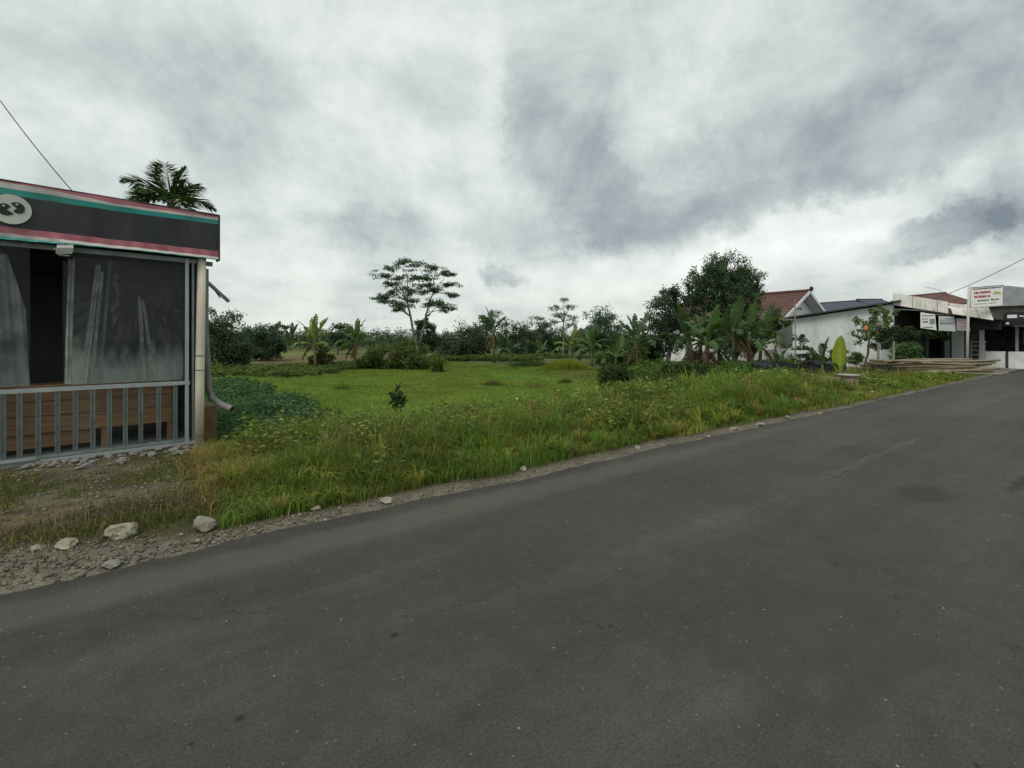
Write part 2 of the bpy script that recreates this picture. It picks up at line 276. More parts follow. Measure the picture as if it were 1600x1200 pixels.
# asphalt: worn tracks, aggregate, pits, one round repair
def asphalt():
    m = bpy.data.materials.new('asphalt'); m.use_nodes = True; N, L = nt(m); b = N['Principled BSDF']
    b.inputs['Roughness'].default_value = 0.82; b.inputs['Specular IOR Level'].default_value = 0.3
    t = N.new('ShaderNodeTexCoord'); V = t.outputs['Object']
    def noise(s, d, rough=0.6, vec=V):
        n = N.new('ShaderNodeTexNoise'); n.inputs['Scale'].default_value = s; n.inputs['Detail'].default_value = d; n.inputs['Roughness'].default_value = rough; L.new(vec, n.inputs['Vector']); return n.outputs[0]
    def rampf(src, stops):
        r = N.new('ShaderNodeValToRGB'); e = r.color_ramp.elements
        e[0].position, e[0].color = stops[0][0], (*stops[0][1], 1); e[1].position, e[1].color = stops[-1][0], (*stops[-1][1], 1)
        for p, c in stops[1:-1]: k = e.new(p); k.color = (*c, 1)
        L.new(src, r.inputs[0]); return r.outputs[0]
    def mixc(kind, f, a, bb):
        x = N.new('ShaderNodeMix'); x.data_type = 'RGBA'; x.blend_type = kind
        if isinstance(f, float): x.inputs[0].default_value = f
        else: L.new(f, x.inputs[0])
        for i, v in ((6, a), (7, bb)):
            if isinstance(v, tuple): x.inputs[i].default_value = (*v, 1)
            else: L.new(v, x.inputs[i])
        return x.outputs[2]
    mp = N.new('ShaderNodeMapping'); mp.inputs['Scale'].default_value = (0.06, 0.9, 1); L.new(V, mp.inputs[0])
    c = rampf(noise(1.4, 6, 0.6, mp.outputs[0]), [(0.28, (0.036, 0.0345, 0.029)), (0.5, (0.050, 0.048, 0.0405)), (0.75, (0.070, 0.0675, 0.0585))])
    c = mixc('MULTIPLY', 0.8, c, rampf(noise(0.6, 8, 0.7), [(0.3, (0.66, 0.66, 0.66)), (0.7, (1.28, 1.26, 1.23))]))
    c = mixc('MULTIPLY', 0.9, c, rampf(noise(7, 5, 0.7), [(0.3, (0.82, 0.82, 0.82)), (0.7, (1.15, 1.15, 1.15))]))
    c = mixc('MULTIPLY', 1.0, c, rampf(noise(75, 4, 0.75), [(0.3, (0.55, 0.55, 0.55)), (0.7, (1.48, 1.48, 1.48))]))
    def specks(scale, cut, colr, gate, c):
        v = N.new('ShaderNodeTexVoronoi'); v.inputs['Scale'].default_value = scale; v.inputs['Randomness'].default_value = 1; L.new(V, v.inputs['Vector'])
        f = rampf(v.outputs['Distance'], [(cut * 0.6, (1, 1, 1)), (cut, (0, 0, 0))])
        s = N.new('ShaderNodeSeparateColor'); L.new(v.outputs['Color'], s.inputs[0])
        g = N.new('ShaderNodeMath'); g.operation = 'GREATER_THAN'; L.new(s.outputs[0], g.inputs[0]); g.inputs[1].default_value = gate
        k = N.new('ShaderNodeMath'); k.operation = 'MULTIPLY'; L.new(f, k.inputs[0]); L.new(g.outputs[0], k.inputs[1])
        return mixc('MIX', k.outputs[0], c, colr)
    c = specks(26, 0.15, (0.15, 0.146, 0.135), 0.80, c)
    c = specks(11, 0.075, (0.24, 0.235, 0.22), 0.84, c)
    c = specks(7, 0.10, (0.022, 0.022, 0.022), 0.80, c)
    c = specks(2.6, 0.07, (0.018, 0.018, 0.018), 0.62, c)
    # rough patch of loose chippings: shape of its own at one place on the road
    wv = N.new('ShaderNodeTexNoise'); wv.inputs['Scale'].default_value = 3.5; wv.inputs['Detail'].default_value = 5; L.new(V, wv.inputs['Vector'])
    def patch(u, n, ru, rn, colr, f, c):
        d = N.new('ShaderNodeVectorMath'); d.operation = 'SUBTRACT'; L.new(V, d.inputs[0]); d.inputs[1].default_value = (u, n, 0)
        d2 = N.new('ShaderNodeVectorMath'); d2.operation = 'DIVIDE'; L.new(d.outputs[0], d2.inputs[0]); d2.inputs[1].default_value = (ru, rn, 1000)
        ln = N.new('ShaderNodeVectorMath'); ln.operation = 'LENGTH'; L.new(d2.outputs[0], ln.inputs[0])
        a = N.new('ShaderNodeMath'); a.operation = 'MULTIPLY_ADD'; L.new(wv.outputs[0], a.inputs[0]); a.inputs[1].default_value = 1.3; L.new(ln.outputs['Value'], a.inputs[2])
        k = rampf(a.outputs[0], [(0.0, (f, f, f)), (0.9, (f, f, f)), (1.0, (f * .6, f * .6, f * .6))]); 
        mr = N.new('ShaderNodeMapRange'); mr.inputs[1].default_value = 1.25; mr.inputs[2].default_value = 1.75; mr.inputs[3].default_value = f; mr.inputs[4].default_value = 0.0; L.new(a.outputs[0], mr.inputs[0])
        return mixc('MIX', mr.outputs[0], c, colr)
    c = patch(6.26, 1.41, 0.42, 0.24, (0.026, 0.026, 0.024), 0.75, c)
    c = patch(7.5, 0.86, 0.5, 0.07, (0.014, 0.014, 0.014), 0.7, c)
    c = patch(2.5, 3.85, 9.0, 0.22, (0.095, 0.088, 0.075), 0.4, c)
    c = patch(3.2, 2.9, 2.2, 0.5, (0.040, 0.039, 0.035), 0.4, c)
    c = patch(2.9, 1.1, 0.8, 0.5, (0.036, 0.036, 0.033), 0.35, c)
    c = patch(9.0, 3.0, 2.0, 0.35, (0.072, 0.069, 0.062), 0.4, c)
    # hairline cracks
    wv2 = N.new('ShaderNodeVectorMath'); wv2.operation = 'ADD'; nw = N.new('ShaderNodeTexNoise'); nw.inputs['Scale'].default_value = 2.2; nw.inputs['Detail'].default_value = 6; L.new(V, nw.inputs['Vector']); L.new(V, wv2.inputs[0]); L.new(nw.outputs['Color'], wv2.inputs[1])
    vc = N.new('ShaderNodeTexVoronoi'); vc.feature = 'DISTANCE_TO_EDGE'; vc.inputs['Scale'].default_value = 0.8; L.new(wv2.outputs[0], vc.inputs['Vector'])
    ck = rampf(vc.outputs['Distance'], [(0.0, (1, 1, 1)), (0.006, (0, 0, 0))]); gate = rampf(noise(0.45, 4), [(0.52, (0, 0, 0)), (0.60, (0.8, 0.8, 0.8))])
    mk = N.new('ShaderNodeMath'); mk.operation = 'MULTIPLY'; L.new(ck, mk.inputs[0]); L.new(gate, mk.inputs[1]); c = mixc('MIX', mk.outputs[0], c, (0.018, 0.018, 0.017))
    L.new(c, b.inputs['Base Color'])
    bp = N.new('ShaderNodeBump'); bp.inputs['Strength'].default_value = 0.8; bp.inputs['Distance'].default_value = 0.008
    L.new(noise(70, 6, 0.7), bp.inputs['Height']); L.new(bp.outputs[0], b.inputs['Normal']); MATS['asphalt'] = m
asphalt()
def groundmat():
    m = bpy.data.materials.new('ground_soil'); m.use_nodes = True; N, L = nt(m); b = N['Principled BSDF']
    b.inputs['Roughness'].default_value = 0.95; b.inputs['Specular IOR Level'].default_value = 0.15
    at = N.new('ShaderNodeAttribute'); at.attribute_name = 'Col'; t = N.new('ShaderNodeTexCoord')
    prev = at.outputs['Color']
    for s, lo, hi in ((1.1, 0.72, 1.28), (9, 0.65, 1.35), (55, 0.6, 1.4)):
        nz = N.new('ShaderNodeTexNoise'); nz.inputs['Scale'].default_value = s; nz.inputs['Detail'].default_value = 6; nz.inputs['Roughness'].default_value = 0.7; L.new(t.outputs['Object'], nz.inputs['Vector'])
        mr = N.new('ShaderNodeMapRange'); mr.inputs[1].default_value = 0.3; mr.inputs[2].default_value = 0.7; mr.inputs[3].default_value = lo; mr.inputs[4].default_value = hi; L.new(nz.outputs[0], mr.inputs[0])
        vm = N.new('ShaderNodeVectorMath'); vm.operation = 'SCALE'; L.new(prev, vm.inputs[0]); L.new(mr.outputs[0], vm.inputs[3]); prev = vm.outputs[0]
    L.new(prev, b.inputs['Base Color'])
    n2 = N.new('ShaderNodeTexNoise'); n2.inputs['Scale'].default_value = 30; n2.inputs['Detail'].default_value = 8; L.new(t.outputs['Object'], n2.inputs['Vector'])
    bp = N.new('ShaderNodeBump'); bp.inputs['Strength'].default_value = 0.8; bp.inputs['Distance'].default_value = 0.03; L.new(n2.outputs[0], bp.inputs['Height']); L.new(bp.outputs[0], b.inputs['Normal'])
    MATS['ground_soil'] = m
groundmat()

# ------------------------------------------------------------------ builders
def link(o, parent=None):
    col.objects.link(o)
    if parent is not None: o.parent = parent
    return o
def tag(o, label, cat, group=None, kind=None):
    if label: o['label'] = label
    if cat: o['category'] = cat
    if group: o['group'] = group
    if kind: o['kind'] = kind
    return o
def thing(name, label, cat, loc=(0, 0, 0), rz=0.0, group=None):
    o = bpy.data.objects.new(name, None); o.empty_display_size = 0.2
    o.location = loc; o.rotation_euler = (0, 0, rz); link(o); return tag(o, label, cat, group)
def np_mesh(name, V, T, C=None):
    """triangle mesh straight from arrays; C is a colour for each vertex"""
    V = np.asarray(V, np.float32).reshape(-1, 3); T = np.asarray(T, np.int32).reshape(-1, 3)
    me = bpy.data.meshes.new(name)
    me.vertices.add(len(V)); me.vertices.foreach_set('co', V.ravel())
    me.loops.add(len(T) * 3); me.loops.foreach_set('vertex_index', T.ravel())
    me.polygons.add(len(T)); me.polygons.foreach_set('loop_start', np.arange(0, len(T) * 3, 3, dtype=np.int32))
    me.update(calc_edges=True)
    if C is not None:
        a = me.color_attributes.new('Col', 'FLOAT_COLOR', 'POINT')
        C = np.asarray(C, np.float32)
        if C.shape[1] == 3: C = np.hstack([C, np.ones((len(C), 1), np.float32)])
        a.data.foreach_set('color', C.ravel())
    return me
def np_obj(name, V, T, m, C=None, parent=None, loc=None):
    me = np_mesh(name, V, T, C); me.materials.append(MATS[m])
    o = bpy.data.objects.new(name, me); link(o, parent)
    if loc is not None: o.location = loc
    return o
class MB:
    def __init__(s): s.v = []; s.f = []; s.mi = []
    def add(s, vs, fs, k=0):
        b = len(s.v); s.v += [tuple(map(float, x)) for x in vs]; s.f += [tuple(b + i for i in f) for f in fs]; s.mi += [k] * len(fs); return s
    def box(s, x0, x1, y0, y1, z0, z1, k=0):
        return s.add([(x0, y0, z0), (x1, y0, z0), (x1, y1, z0), (x0, y1, z0), (x0, y0, z1), (x1, y0, z1), (x1, y1, z1), (x0, y1, z1)],
                     [(0, 3, 2, 1), (4, 5, 6, 7), (0, 1, 5, 4), (1, 2, 6, 5), (2, 3, 7, 6), (3, 0, 4, 7)], k)
    def hexa(s, p, k=0):
        return s.add(p, [(0, 3, 2, 1), (4, 5, 6, 7), (0, 1, 5, 4), (1, 2, 6, 5), (2, 3, 7, 6), (3, 0, 4, 7)], k)
    def prism(s, poly, axis, a, b, k=0):
        """polygon (2-D) swept along an axis from a to b"""
        n = len(poly)
        def P(p, t): return {'x': (t, p[0], p[1]), 'y': (p[0], t, p[1]), 'z': (p[0], p[1], t)}[axis]
        vs = [P(p, a) for p in poly] + [P(p, b) for p in poly]
        return s.add(vs, [tuple(range(n))[::-1], tuple(range(n, 2 * n))] + [(i, (i + 1) % n, n + (i + 1) % n, n + i) for i in range(n)], k)
    def tube(s, path, rad, sides=8, k=0, cap=True):
        path = [Vector(p) for p in path]
        if not hasattr(rad, '__len__'): rad = [rad] * len(path)
        rings = []; up = Vector((0.13, 0.31, 0.94))
        for i, p in enumerate(path):
            d = (path[min(i + 1, len(path) - 1)] - path[max(i - 1, 0)]).normalized()
            a = d.cross(up)
            if a.length < 0.05: a = d.cross(Vector((1, 0, 0)))
            a.normalize(); b = d.cross(a)
            rings.append([p + (a * math.cos(t) + b * math.sin(t)) * rad[i] for t in [2 * math.pi * j / sides for j in range(sides)]])
        vs = [q for r in rings for q in r]; fs = []
        for i in range(len(rings) - 1):
            for j in range(sides):
                fs.append((i * sides + j, i * sides + (j + 1) % sides, (i + 1) * sides + (j + 1) % sides, (i + 1) * sides + j))
        if cap: fs += [tuple(range(sides))[::-1], tuple(range((len(rings) - 1) * sides, len(rings) * sides))]
        return s.add(vs, fs, k)
    def build(s, name, m, parent=None, loc=None, rot=None, smooth=False):
        me = bpy.data.meshes.new(name); me.from_pydata(s.v, [], s.f)
        for q in (m if isinstance(m, (list, tuple)) else [m]): me.materials.append(MATS[q])
        if any(s.mi): me.polygons.foreach_set('material_index', s.mi)
        bm = bmesh.new(); bm.from_mesh(me); bmesh.ops.recalc_face_normals(bm, faces=bm.faces); bm.to_mesh(me); bm.free()
        if smooth: me.polygons.foreach_set('use_smooth', [True] * len(me.polygons))
        me.update(); o = bpy.data.objects.new(name, me); link(o, parent)
        if loc is not None: o.location = loc
        if rot is not None: o.rotation_euler = rot
        return o
def box(name, m, parent, *a): return MB().box(*a).build(name, m, parent)
def copy_tree(o, parent=None):
    c = o.copy(); col.objects.link(c)
    if parent is not None: c.parent = parent
    for ch in list(o.children): copy_tree(ch, c)
    return c
# ================================================================== SETTING
def terrain():
    ua = np.concatenate([[-3000, -800, -250, -90, -45, -25, -15], np.arange(-10, 32, 0.16), np.arange(32, 70, 1.0), [80, 100, 140, 200, 320, 700, 1500, 4000]])
    na = np.concatenate([[-3000, -700, -200, -60, -20, -8, -4, -1.5, 0.5, 2.5], np.arange(3.9, 9.5, 0.09), np.arange(9.5, 34, 0.5), [36, 40, 46, 54, 64, 80, 110, 170, 300, 600, 1300, 4000]])
    U, N = np.meshgrid(ua, na, indexing='ij'); X = .8 * U - .6 * N; Y = .6 * U + .8 * N; Z = hgt(X, Y)
    Z = np.where(N < 4.05, -0.04, Z)
    V = np.stack([X, Y, Z], -1).reshape(-1, 3); a, b = U.shape
    i = (np.arange(a - 1)[:, None] * b + np.arange(b - 1)[None, :]).ravel()
    T = np.concatenate([np.stack([i, i + b, i + b + 1], 1), np.stack([i, i + b + 1, i + 1], 1)])
    u, n, x, y = U.ravel(), N.ravel(), X.ravel(), Y.ravel()
    gravel = np.array([.135, .118, .092]); soil = np.array([.060, .047, .030]); pad = np.array([.105, .090, .058]); turf = np.array([.060, .078, .022])
    verge = np.array([.055, .068, .020]); field = np.array([.125, .205, .036]); far = np.array([.08, .105, .034]); ledge = np.array([.19, .14, .085])
    C = np.tile(verge, (len(u), 1))
    def lay(c, w):
        nonlocal C
        C = C * (1 - w[:, None]) + c * w[:, None]
    fieldw = sstep(n, 8.0, 8.8) * sstep(u, 3.4, 4.4) * (1 - sstep(u, 15.5, 17.5))
    lay(field, fieldw); lay(far, sstep(n, 26, 30))
    lay(field * 1.05, fieldw * sstep(vnoise(x, y, 2.5, 5), .45, .7) * .6)
    lay(np.array([.14, .18, .04]), fieldw * sstep(vnoise(x, y, 4.0, 15), .5, .8) * .6)
    padw = (1 - sstep(u, .3, 1.2)) * sstep(n, 5.0, 5.3)
    lay(soil, padw); lay(pad, padw * sstep(n, 5.45, 5.6) * sstep(vnoise(x, y, .5, 6), .35, .65))
    lay(turf, padw * sstep(vnoise(x, y, .6, 8) * .6 + vnoise(x, y, .15, 9) * .4, .38, .58) * sstep(n, 5.6, 5.8) * .85)
    lay(ledge, padw * np.exp(-((n - 5.62 - .25 * (vnoise(u, n, .8, 11) - .5)) / .07) ** 2) * (1 - sstep(u, -1.0, -.2)))
    wid = 4.50 + .95 * (1 - sstep(u, -1.6, .6)) - .08 * sstep(u, 8, 14) + .22 * (vnoise(u, n, .8, 4) - .5)
    lay(gravel, (1 - sstep(n, wid - .12, wid + .18)))
    lay(soil * 1.1, sstep(n, wid - .1, wid + .15) * (1 - sstep(n, wid + .15, wid + .5)) * .7)
    apron = sstep(u, 28, 31) * (1 - sstep(n, 8, 13)); lay(np.array([.17, .16, .14]), apron)
    # dry terraces far across the field
    lay(np.array([.115, .078, .04]), sstep(n, 38, 42) * (1 - sstep(n, 60, 75)) * (1 - sstep(u, 22, 34)) * (.25 + .6 * sstep(np.sin(n * 1.1 + .1 * u), -.2, .5)))
    o = np_obj('ground', V, T, 'ground_soil', C); o['kind'] = 'structure'
    o.data.polygons.foreach_set('use_smooth', [True] * len(o.data.polygons))
terrain()
def road():
    us = np.concatenate([[-400, -150, -60, -30], np.arange(-12, 40, 0.12), np.arange(40, 140, 4), [200, 400]])
    e = 4.25 + .10 * (vnoise(us, us * 0, .5, 21) - .5) + .06 * (vnoise(us, us * 0, .17, 22) - .5)
    nr = [-0.6, 1.0, 2.2, 3.4, 4.0]
    rows = [np.stack([us, np.full_like(us, v), np.full_like(us, 0.0)], 1) for v in nr]
    rows += [np.stack([us, e, np.full_like(us, -.004)], 1), np.stack([us, e + .03, np.full_like(us, -.06)], 1)]
    k = len(us); V = np.concatenate(rows); T = []
    i = np.arange(k - 1)
    for r in range(len(rows) - 1):
        a = r * k + i; b = (r + 1) * k + i
        T += [np.stack([a, a + 1, b + 1], 1), np.stack([a, b + 1, b], 1)]
    o = np_obj('road', V, np.concatenate(T), 'asphalt'); o.rotation_euler = (0, 0, ROAD_ROT); o['kind'] = 'structure'
    # worn centre line dash
    m = bpy.data.materials.new('worn_paint'); m.use_nodes = True; N, L = nt(m); b = N['Principled BSDF']; b.inputs['Base Color'].default_value = (.26, .26, .245, 1); b.inputs['Roughness'].default_value = .8
    t = N.new('ShaderNodeTexCoord'); nz = N.new('ShaderNodeTexNoise'); nz.inputs['Scale'].default_value = 14; nz.inputs['Detail'].default_value = 8; nz.inputs['Roughness'].default_value = .75; L.new(t.outputs['Object'], nz.inputs['Vector'])
    r = N.new('ShaderNodeValToRGB'); r.color_ramp.elements[0].position = .42; r.color_ramp.elements[1].position = .72; r.color_ramp.elements[1].color = (.26, .26, .26, 1); L.new(nz.outputs[0], r.inputs[0])
    tr = N.new('ShaderNodeBsdfTransparent'); mx = N.new('ShaderNodeMixShader'); L.new(r.outputs[0], mx.inputs[0]); L.new(tr.outputs[0], mx.inputs[1]); L.new(b.outputs[0], mx.inputs[2]); L.new(mx.outputs[0], N['Material Output'].inputs[0])
    MATS['worn_paint'] = m
    mk = MB(); pts = [(6.3 + .25 * i, 2.17 + .03 * math.sin(i * 2.1), 2.27 + .03 * math.sin(i * 1.3 + 1)) for i in range(15)]
    for p, q in zip(pts[:-1], pts[1:]): mk.add([(p[0], p[1], .004), (q[0], q[1], .004), (q[0], q[2], .004), (p[0], p[2], .004)], [(0, 1, 2, 3)])
    q = mk.build('road_marking', 'worn_paint', o)
road()

# ================================================================== KIOSK (local x along its front towards the right end, y into it)
KROT = math.atan2(.686, .728); KX, KY = -4.38, 6.70; KZ = 0.12
def kx(px, y=0.0):
    """place along the kiosk front"""
    s = (px - 800) / 750; bx = KX - .686 * y; by = KY + .728 * y
    return (s * by - bx) / (.728 - .686 * s)
def kiosk():
    K = thing('kiosk', 'dark glass-fronted roadside kiosk with black banner and pale corner pipe', 'kiosk', (KX, KY, KZ), KROT)
    LX = -5.2
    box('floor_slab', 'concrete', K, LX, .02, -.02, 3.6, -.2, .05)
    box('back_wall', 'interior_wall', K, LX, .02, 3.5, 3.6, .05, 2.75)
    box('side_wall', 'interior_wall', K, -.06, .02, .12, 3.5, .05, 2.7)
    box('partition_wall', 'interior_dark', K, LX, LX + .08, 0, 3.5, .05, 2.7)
    f = MB().box(.02, .30, .35, 3.4, -.5, .46); f.box(.02, .22, .25, .35, -.4, .25); f.build('foundation', 'old_brick', K)
    r = MB().hexa([(LX - .1, -.05, 2.78), (.12, -.05, 2.78), (.12, 3.8, 2.5), (LX - .1, 3.8, 2.5), (LX - .1, -.05, 2.83), (.12, -.05, 2.83), (.12, 3.8, 2.55), (LX - .1, 3.8, 2.55)])
    ro = r.build('roof', 'dark_roof', K)
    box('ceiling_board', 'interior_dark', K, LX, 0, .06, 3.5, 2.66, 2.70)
    # banner on its board
    x1 = .22; ct = lambda t: t
    box('fascia_board', 'dark_trim', K, LX, x1, -.10, .02, 2.60, 3.15)
    pk = [0, 95, 180, 333]; rows = [[0, .01, .03, .13, .24, .78, .89, .95, 1], [0, .012, .05, .135, .245, .80, .91, .97, 1], [0, .012, .11, .155, .255, .82, .935, .99, 1], [0, .02, .055, .11, .20, .80, .93, .975, 1]]
    kxs = [kx(p) for p in pk]
    nx = 150; bn = MB(); mats = ['dark_trim', 'banner_pink', 'banner_white', 'banner_teal', 'banner_black', 'banner_pink', 'banner_white', 'banner_teal']
    grid = []
    for i in range(nx + 1):
        x = LX + (x1 - LX) * i / nx
        w = 0.0
        fr = []
        for j in range(9):
            if x < kxs[0]: ph = (kxs[0] - x); v = rows[0][j] + (.03 * math.sin(ph * 2.2) if 0 < j < 8 else 0)
            else: v = float(np.interp(x, kxs, [q[j] for q in rows]))
            fr.append(v)
        top = 3.215 - .02 * (x + 1.9) / 2.1; bot = 2.565 - .01 * math.sin(x * 2.4)
        colv = []
        for j, v in enumerate(fr):
            z = top + (bot - top) * v
            wr = .007 * math.sin(x * 9 + v * 5) + .012 * max(0, v - .7) * math.sin(x * 34 + z * 30) * 3 + .008 * math.sin(x * 3.1 + 2) + .004 * math.sin(x * 17 - v * 9)
            colv.append((x, -.125 + wr - .02 * (v > .97), z))
        grid.append(colv)
    for i in range(nx):
        for j in range(8):
            bn.add([grid[i][j], grid[i + 1][j], grid[i + 1][j + 1], grid[i][j + 1]], [(0, 1, 2, 3)], j)
    b = bn.build('banner', mats, K, smooth=True)
    MB().box(x1, x1 + .018, -.14, .03, 2.555, 3.195).build('fascia_end_trim', 'dark_trim', K)
    MB().hexa([(LX, -.125, 3.247), (x1 + .01, -.125, 3.195), (x1 + .01, .03, 3.195), (LX, .03, 3.247), (LX, -.125, 3.256), (x1 + .01, -.125, 3.204), (x1 + .01, .03, 3.204), (LX, .03, 3.256)]).build('fascia_top_trim', 'dark_trim', K)
    # round emblem: pale disc, two dark hooked lobes set back to back
    cx0 = kx(17, -.15); cz = 2.895; rr = .165
    e = MB(); n = 48
    e.prism([(cx0 + rr * math.cos(2 * math.pi * i / n), cz + rr * math.sin(2 * math.pi * i / n)) for i in range(n)], 'y', -.150, -.146)
    e.build('emblem', 'emblem_white', b)
    def lobe(pts):
        return MB().prism([(cx0 + a * rr, cz + c * rr) for a, c in pts], 'y', -.156, -.152).build('emblem_mark', 'emblem_dark', b)
    right = [(-.02, .38), (.14, .50), (.34, .52), (.54, .42), (.66, .22), (.66, .0), (.56, -.17), (.38, -.25), (.20, -.20), (.10, -.08), (.30, .10)]
    left = [(.00, .16), (-.16, .30), (-.36, .34), (-.56, .24), (-.66, .04), (-.62, -.20), (-.46, -.40), (-.26, -.46), (-.02, -.42), (.14, -.28), (-.20, -.06)]
    lobe(right); lobe(left)
    for (a, c) in ((.28, .36), (-.34, .16)):
        MB().prism([(cx0 + (a + .07 * math.cos(q)) * rr, cz + (c + .06 * math.sin(q)) * rr) for q in np.linspace(0, 2 * math.pi, 12, endpoint=False)], 'y', -.162, -.158).build('emblem_dot', 'emblem_white', b)
    # front frame
    box('glazing_rail', 'aluminium', K, LX, -.10, -.02, .04, .825, .875)
    box('head_rail', 'galvanised', K, LX, -.02, -.02, .04, 2.50, 2.56)
    box('corner_frame', 'aluminium', K, -.155, -.115, -.03, .04, .03, 2.56)
    box('corner_frame', 'galvanised', K, -.075, -.05, -.01, .06, .03, 2.56)
    for p in (5, 31, 60, 90, 118, 145, 171, 196, 220, 248, 274):
        x = kx(p); m = MB(); m.box(x - .024, x + .024, .0, .006, .06, .825); m.box(x - .024, x - .018, -.025, .0, .06, .825); m.box(x + .012, x + .018, -.025, .0, .06, .825)
        m.build('stud', 'galvanised', K)
    for i in range(12):
        x = kx(5) - .072 * 1.0 - .17 * i
        if x < LX + .1: break
        box('stud', 'galvanised', K, x - .024, x + .02, -.025, .006, .06, .825)
    box('bottom_track', 'galvanised', K, LX, -.10, -.028, .012, .05, .085)
    box('sill', 'aluminium', K, kx(64), -.02, -.085, -.04, .012, .04)
    box('door_threshold', 'aluminium', K, LX, kx(57), -.05, -.03, .045, .075)
    # glazing: lower pane, upper panes; one bay stands open
    for (a, b, y, c, d) in ((LX, -.16, .014, .09, .822), (kx(98), -.16, .012, .88, 2.5), (LX, kx(47), .012, .88, 2.5)):
        MB().add([(a, y, c), (b, y, c), (b, y, d), (a, y, d)], [(0, 1, 2, 3)]).build('glass_pane', 'dusty_glass', K)
    # cream corner pipe and its fittings
    cp = MB().tube([(.0, -.055, -.06), (.008, -.055, .8), (.02, -.05, 1.6), (.035, -.05, 2.6)], [.056, .056, .054, .052], 18).build('corner_pipe', 'cream_pipe', K, smooth=True)
    for z in (.12, 1.02, 1.22): MB().tube([(.0 + z * .01, -.055, z - .004), (.0 + z * .01, -.055, z + .004)], .0585, 18).build('pipe_band', 'rust_iron', cp)
    MB().tube([(.0, -.055, -.08), (.0, -.055, .02)], .075, 16).build('pipe_foot', 'grey_pipe', cp)
    dp = MB().tube([(.10, .10, 2.45), (.10, .10, 1.6), (.15, .14, .75), (.19, .12, .60), (.25, .03, .53), (.38, -.17, .45)], .046, 14, cap=False).build('downspout', 'grey_pipe', K, smooth=True)
    MB().tube([(.366, -.149, .459), (.372, -.158, .455)], .0445, 14).build('spout_shade_disc', 'pipe_shade_black', dp)  # near-black disc inside the end paints the shade of the hollow pipe
    # bent metal brackets on the right side
    box('side_bracket', 'galvanised', K, .06, .20, .12, .16, 2.50, 2.56)
    MB().hexa([(.12, .1, 2.26), (.40, .1, 1.99), (.40, .18, 1.99), (.12, .18, 2.26), (.14, .1, 2.29), (.42, .1, 2.02), (.42, .18, 2.02), (.14, .18, 2.29)]).build('side_bracket', 'galvanised', K)
    MB().tube([(.05, .13, 1.88), (.22, .13, 1.87), (.30, .13, 1.68)], .012, 6).build('side_bracket', 'galvanised', K)
    MB().tube([(.06, .14, 2.30), (.20, .14, 2.20), (.30, .14, 2.05)], .008, 6).build('side_bracket', 'rust_iron', K)
    return K
K = kiosk()
def in_kiosk(o):
    o.location = (KX, KY, KZ); o.rotation_euler = (0, 0, KROT); return o
# plank counter behind the low glass
def counter():
    C = thing('plank_counter', 'brown plank counter behind the kiosk low glazing', 'counter', (KX, KY, KZ), KROT)
    zs = [(.30, .505), (.515, .68), (.69, .86)]
    for (a, b) in zs:
        box('plank', 'plank_wood', C, kx(-60, .3), kx(268, .3), .30 + rnd.uniform(-.006, .006), .325, a, b)
    box('plank', 'plank_wood', C, kx(-40, .3), kx(150, .3), .34, .36, .12, .285)
    for x in (kx(163, .3), kx(-50, .3), kx(266, .3)): box('upright', 'plank_wood', C, x - .03, x + .03, .328, .39, .05, .86)
    box('counter_top', 'plank_wood', C, kx(-60, .3), kx(268, .3), .325, .75, .862, .885)
counter()
# plastic sheets hanging inside the glass
def sheet(name, label, outline_top, x0, x1, z0, y, m, fold=.02, freq=30, nx=46, nz=26):
    """hanging sheet: top edge follows outline_top(t), folds run up and down"""
    V = []; T = []
    for i in range(nx + 1):
        t = i / nx; zt = outline_top(t)
        for j in range(nz + 1):
            s = j / nz; x = x0(s) + (x1(s) - x0(s)) * t; z = z0 + (zt - z0) * s
            V.append((x, y + fold * math.sin(freq * t + 3 * s) * (.35 + .65 * s) + .012 * math.sin(7 * t + 5 * s), z))
    for i in range(nx):
        for j in range(nz):
            a = i * (nz + 1) + j; T += [(a, a + nz + 1, a + nz + 2), (a, a + nz + 2, a + 1)]
    o = np_obj(name, V, T, m); o.data.polygons.foreach_set('use_smooth', [True] * len(T)); in_kiosk(o)
    return tag(o, label, 'curtain', 'plastic sheets hanging in the kiosk')
lin = lambda a, b: (lambda s: a + (b - a) * s)
sheet('plastic_curtain', 'grey plastic sheet filling the leftmost kiosk window beside the dark gap', lambda t: 2.42 if t < .8 else 2.42 - (t - .8) * 3.2, lin(kx(-120), kx(-120)), lin(kx(46), kx(40)), .90, .07, 'plastic_sheet', .03, 40)
sheet('plastic_curtain', 'narrow gathered plastic fold hanging right of the dark gap', lambda t: 2.42, lin(kx(100), kx(107)), lin(kx(112), kx(117)), .90, .06, 'plastic_fold', .03, 12, 12)
sheet('plastic_curtain', 'tall slanting plastic fold meeting another near the banner lamp', lambda t: 2.38, lin(kx(124), kx(150)), lin(kx(137), kx(158)), .90, .075, 'plastic_fold', .03, 12, 14)
sheet('plastic_curtain', 'slim slanting plastic fold just right of the tall one', lambda t: 2.30, lin(kx(139), kx(158)), lin(kx(146), kx(163)), .90, .085, 'plastic_fold', .02, 8, 10)
sheet('plastic_curtain', 'thin slanting plastic strip next to the tall folds', lambda t: 2.45, lin(kx(154), kx(171)), lin(kx(159), kx(176)), .90, .09, 'plastic_sheet', .02, 8, 10)
sheet('plastic_curtain', 'pale plastic fold falling straight in the right window', lambda t: 2.02 - abs(t - .4) * .1, lin(kx(222), kx(216)), lin(kx(229), kx(222)), .90, .06, 'plastic_fold', .03, 10, 10)
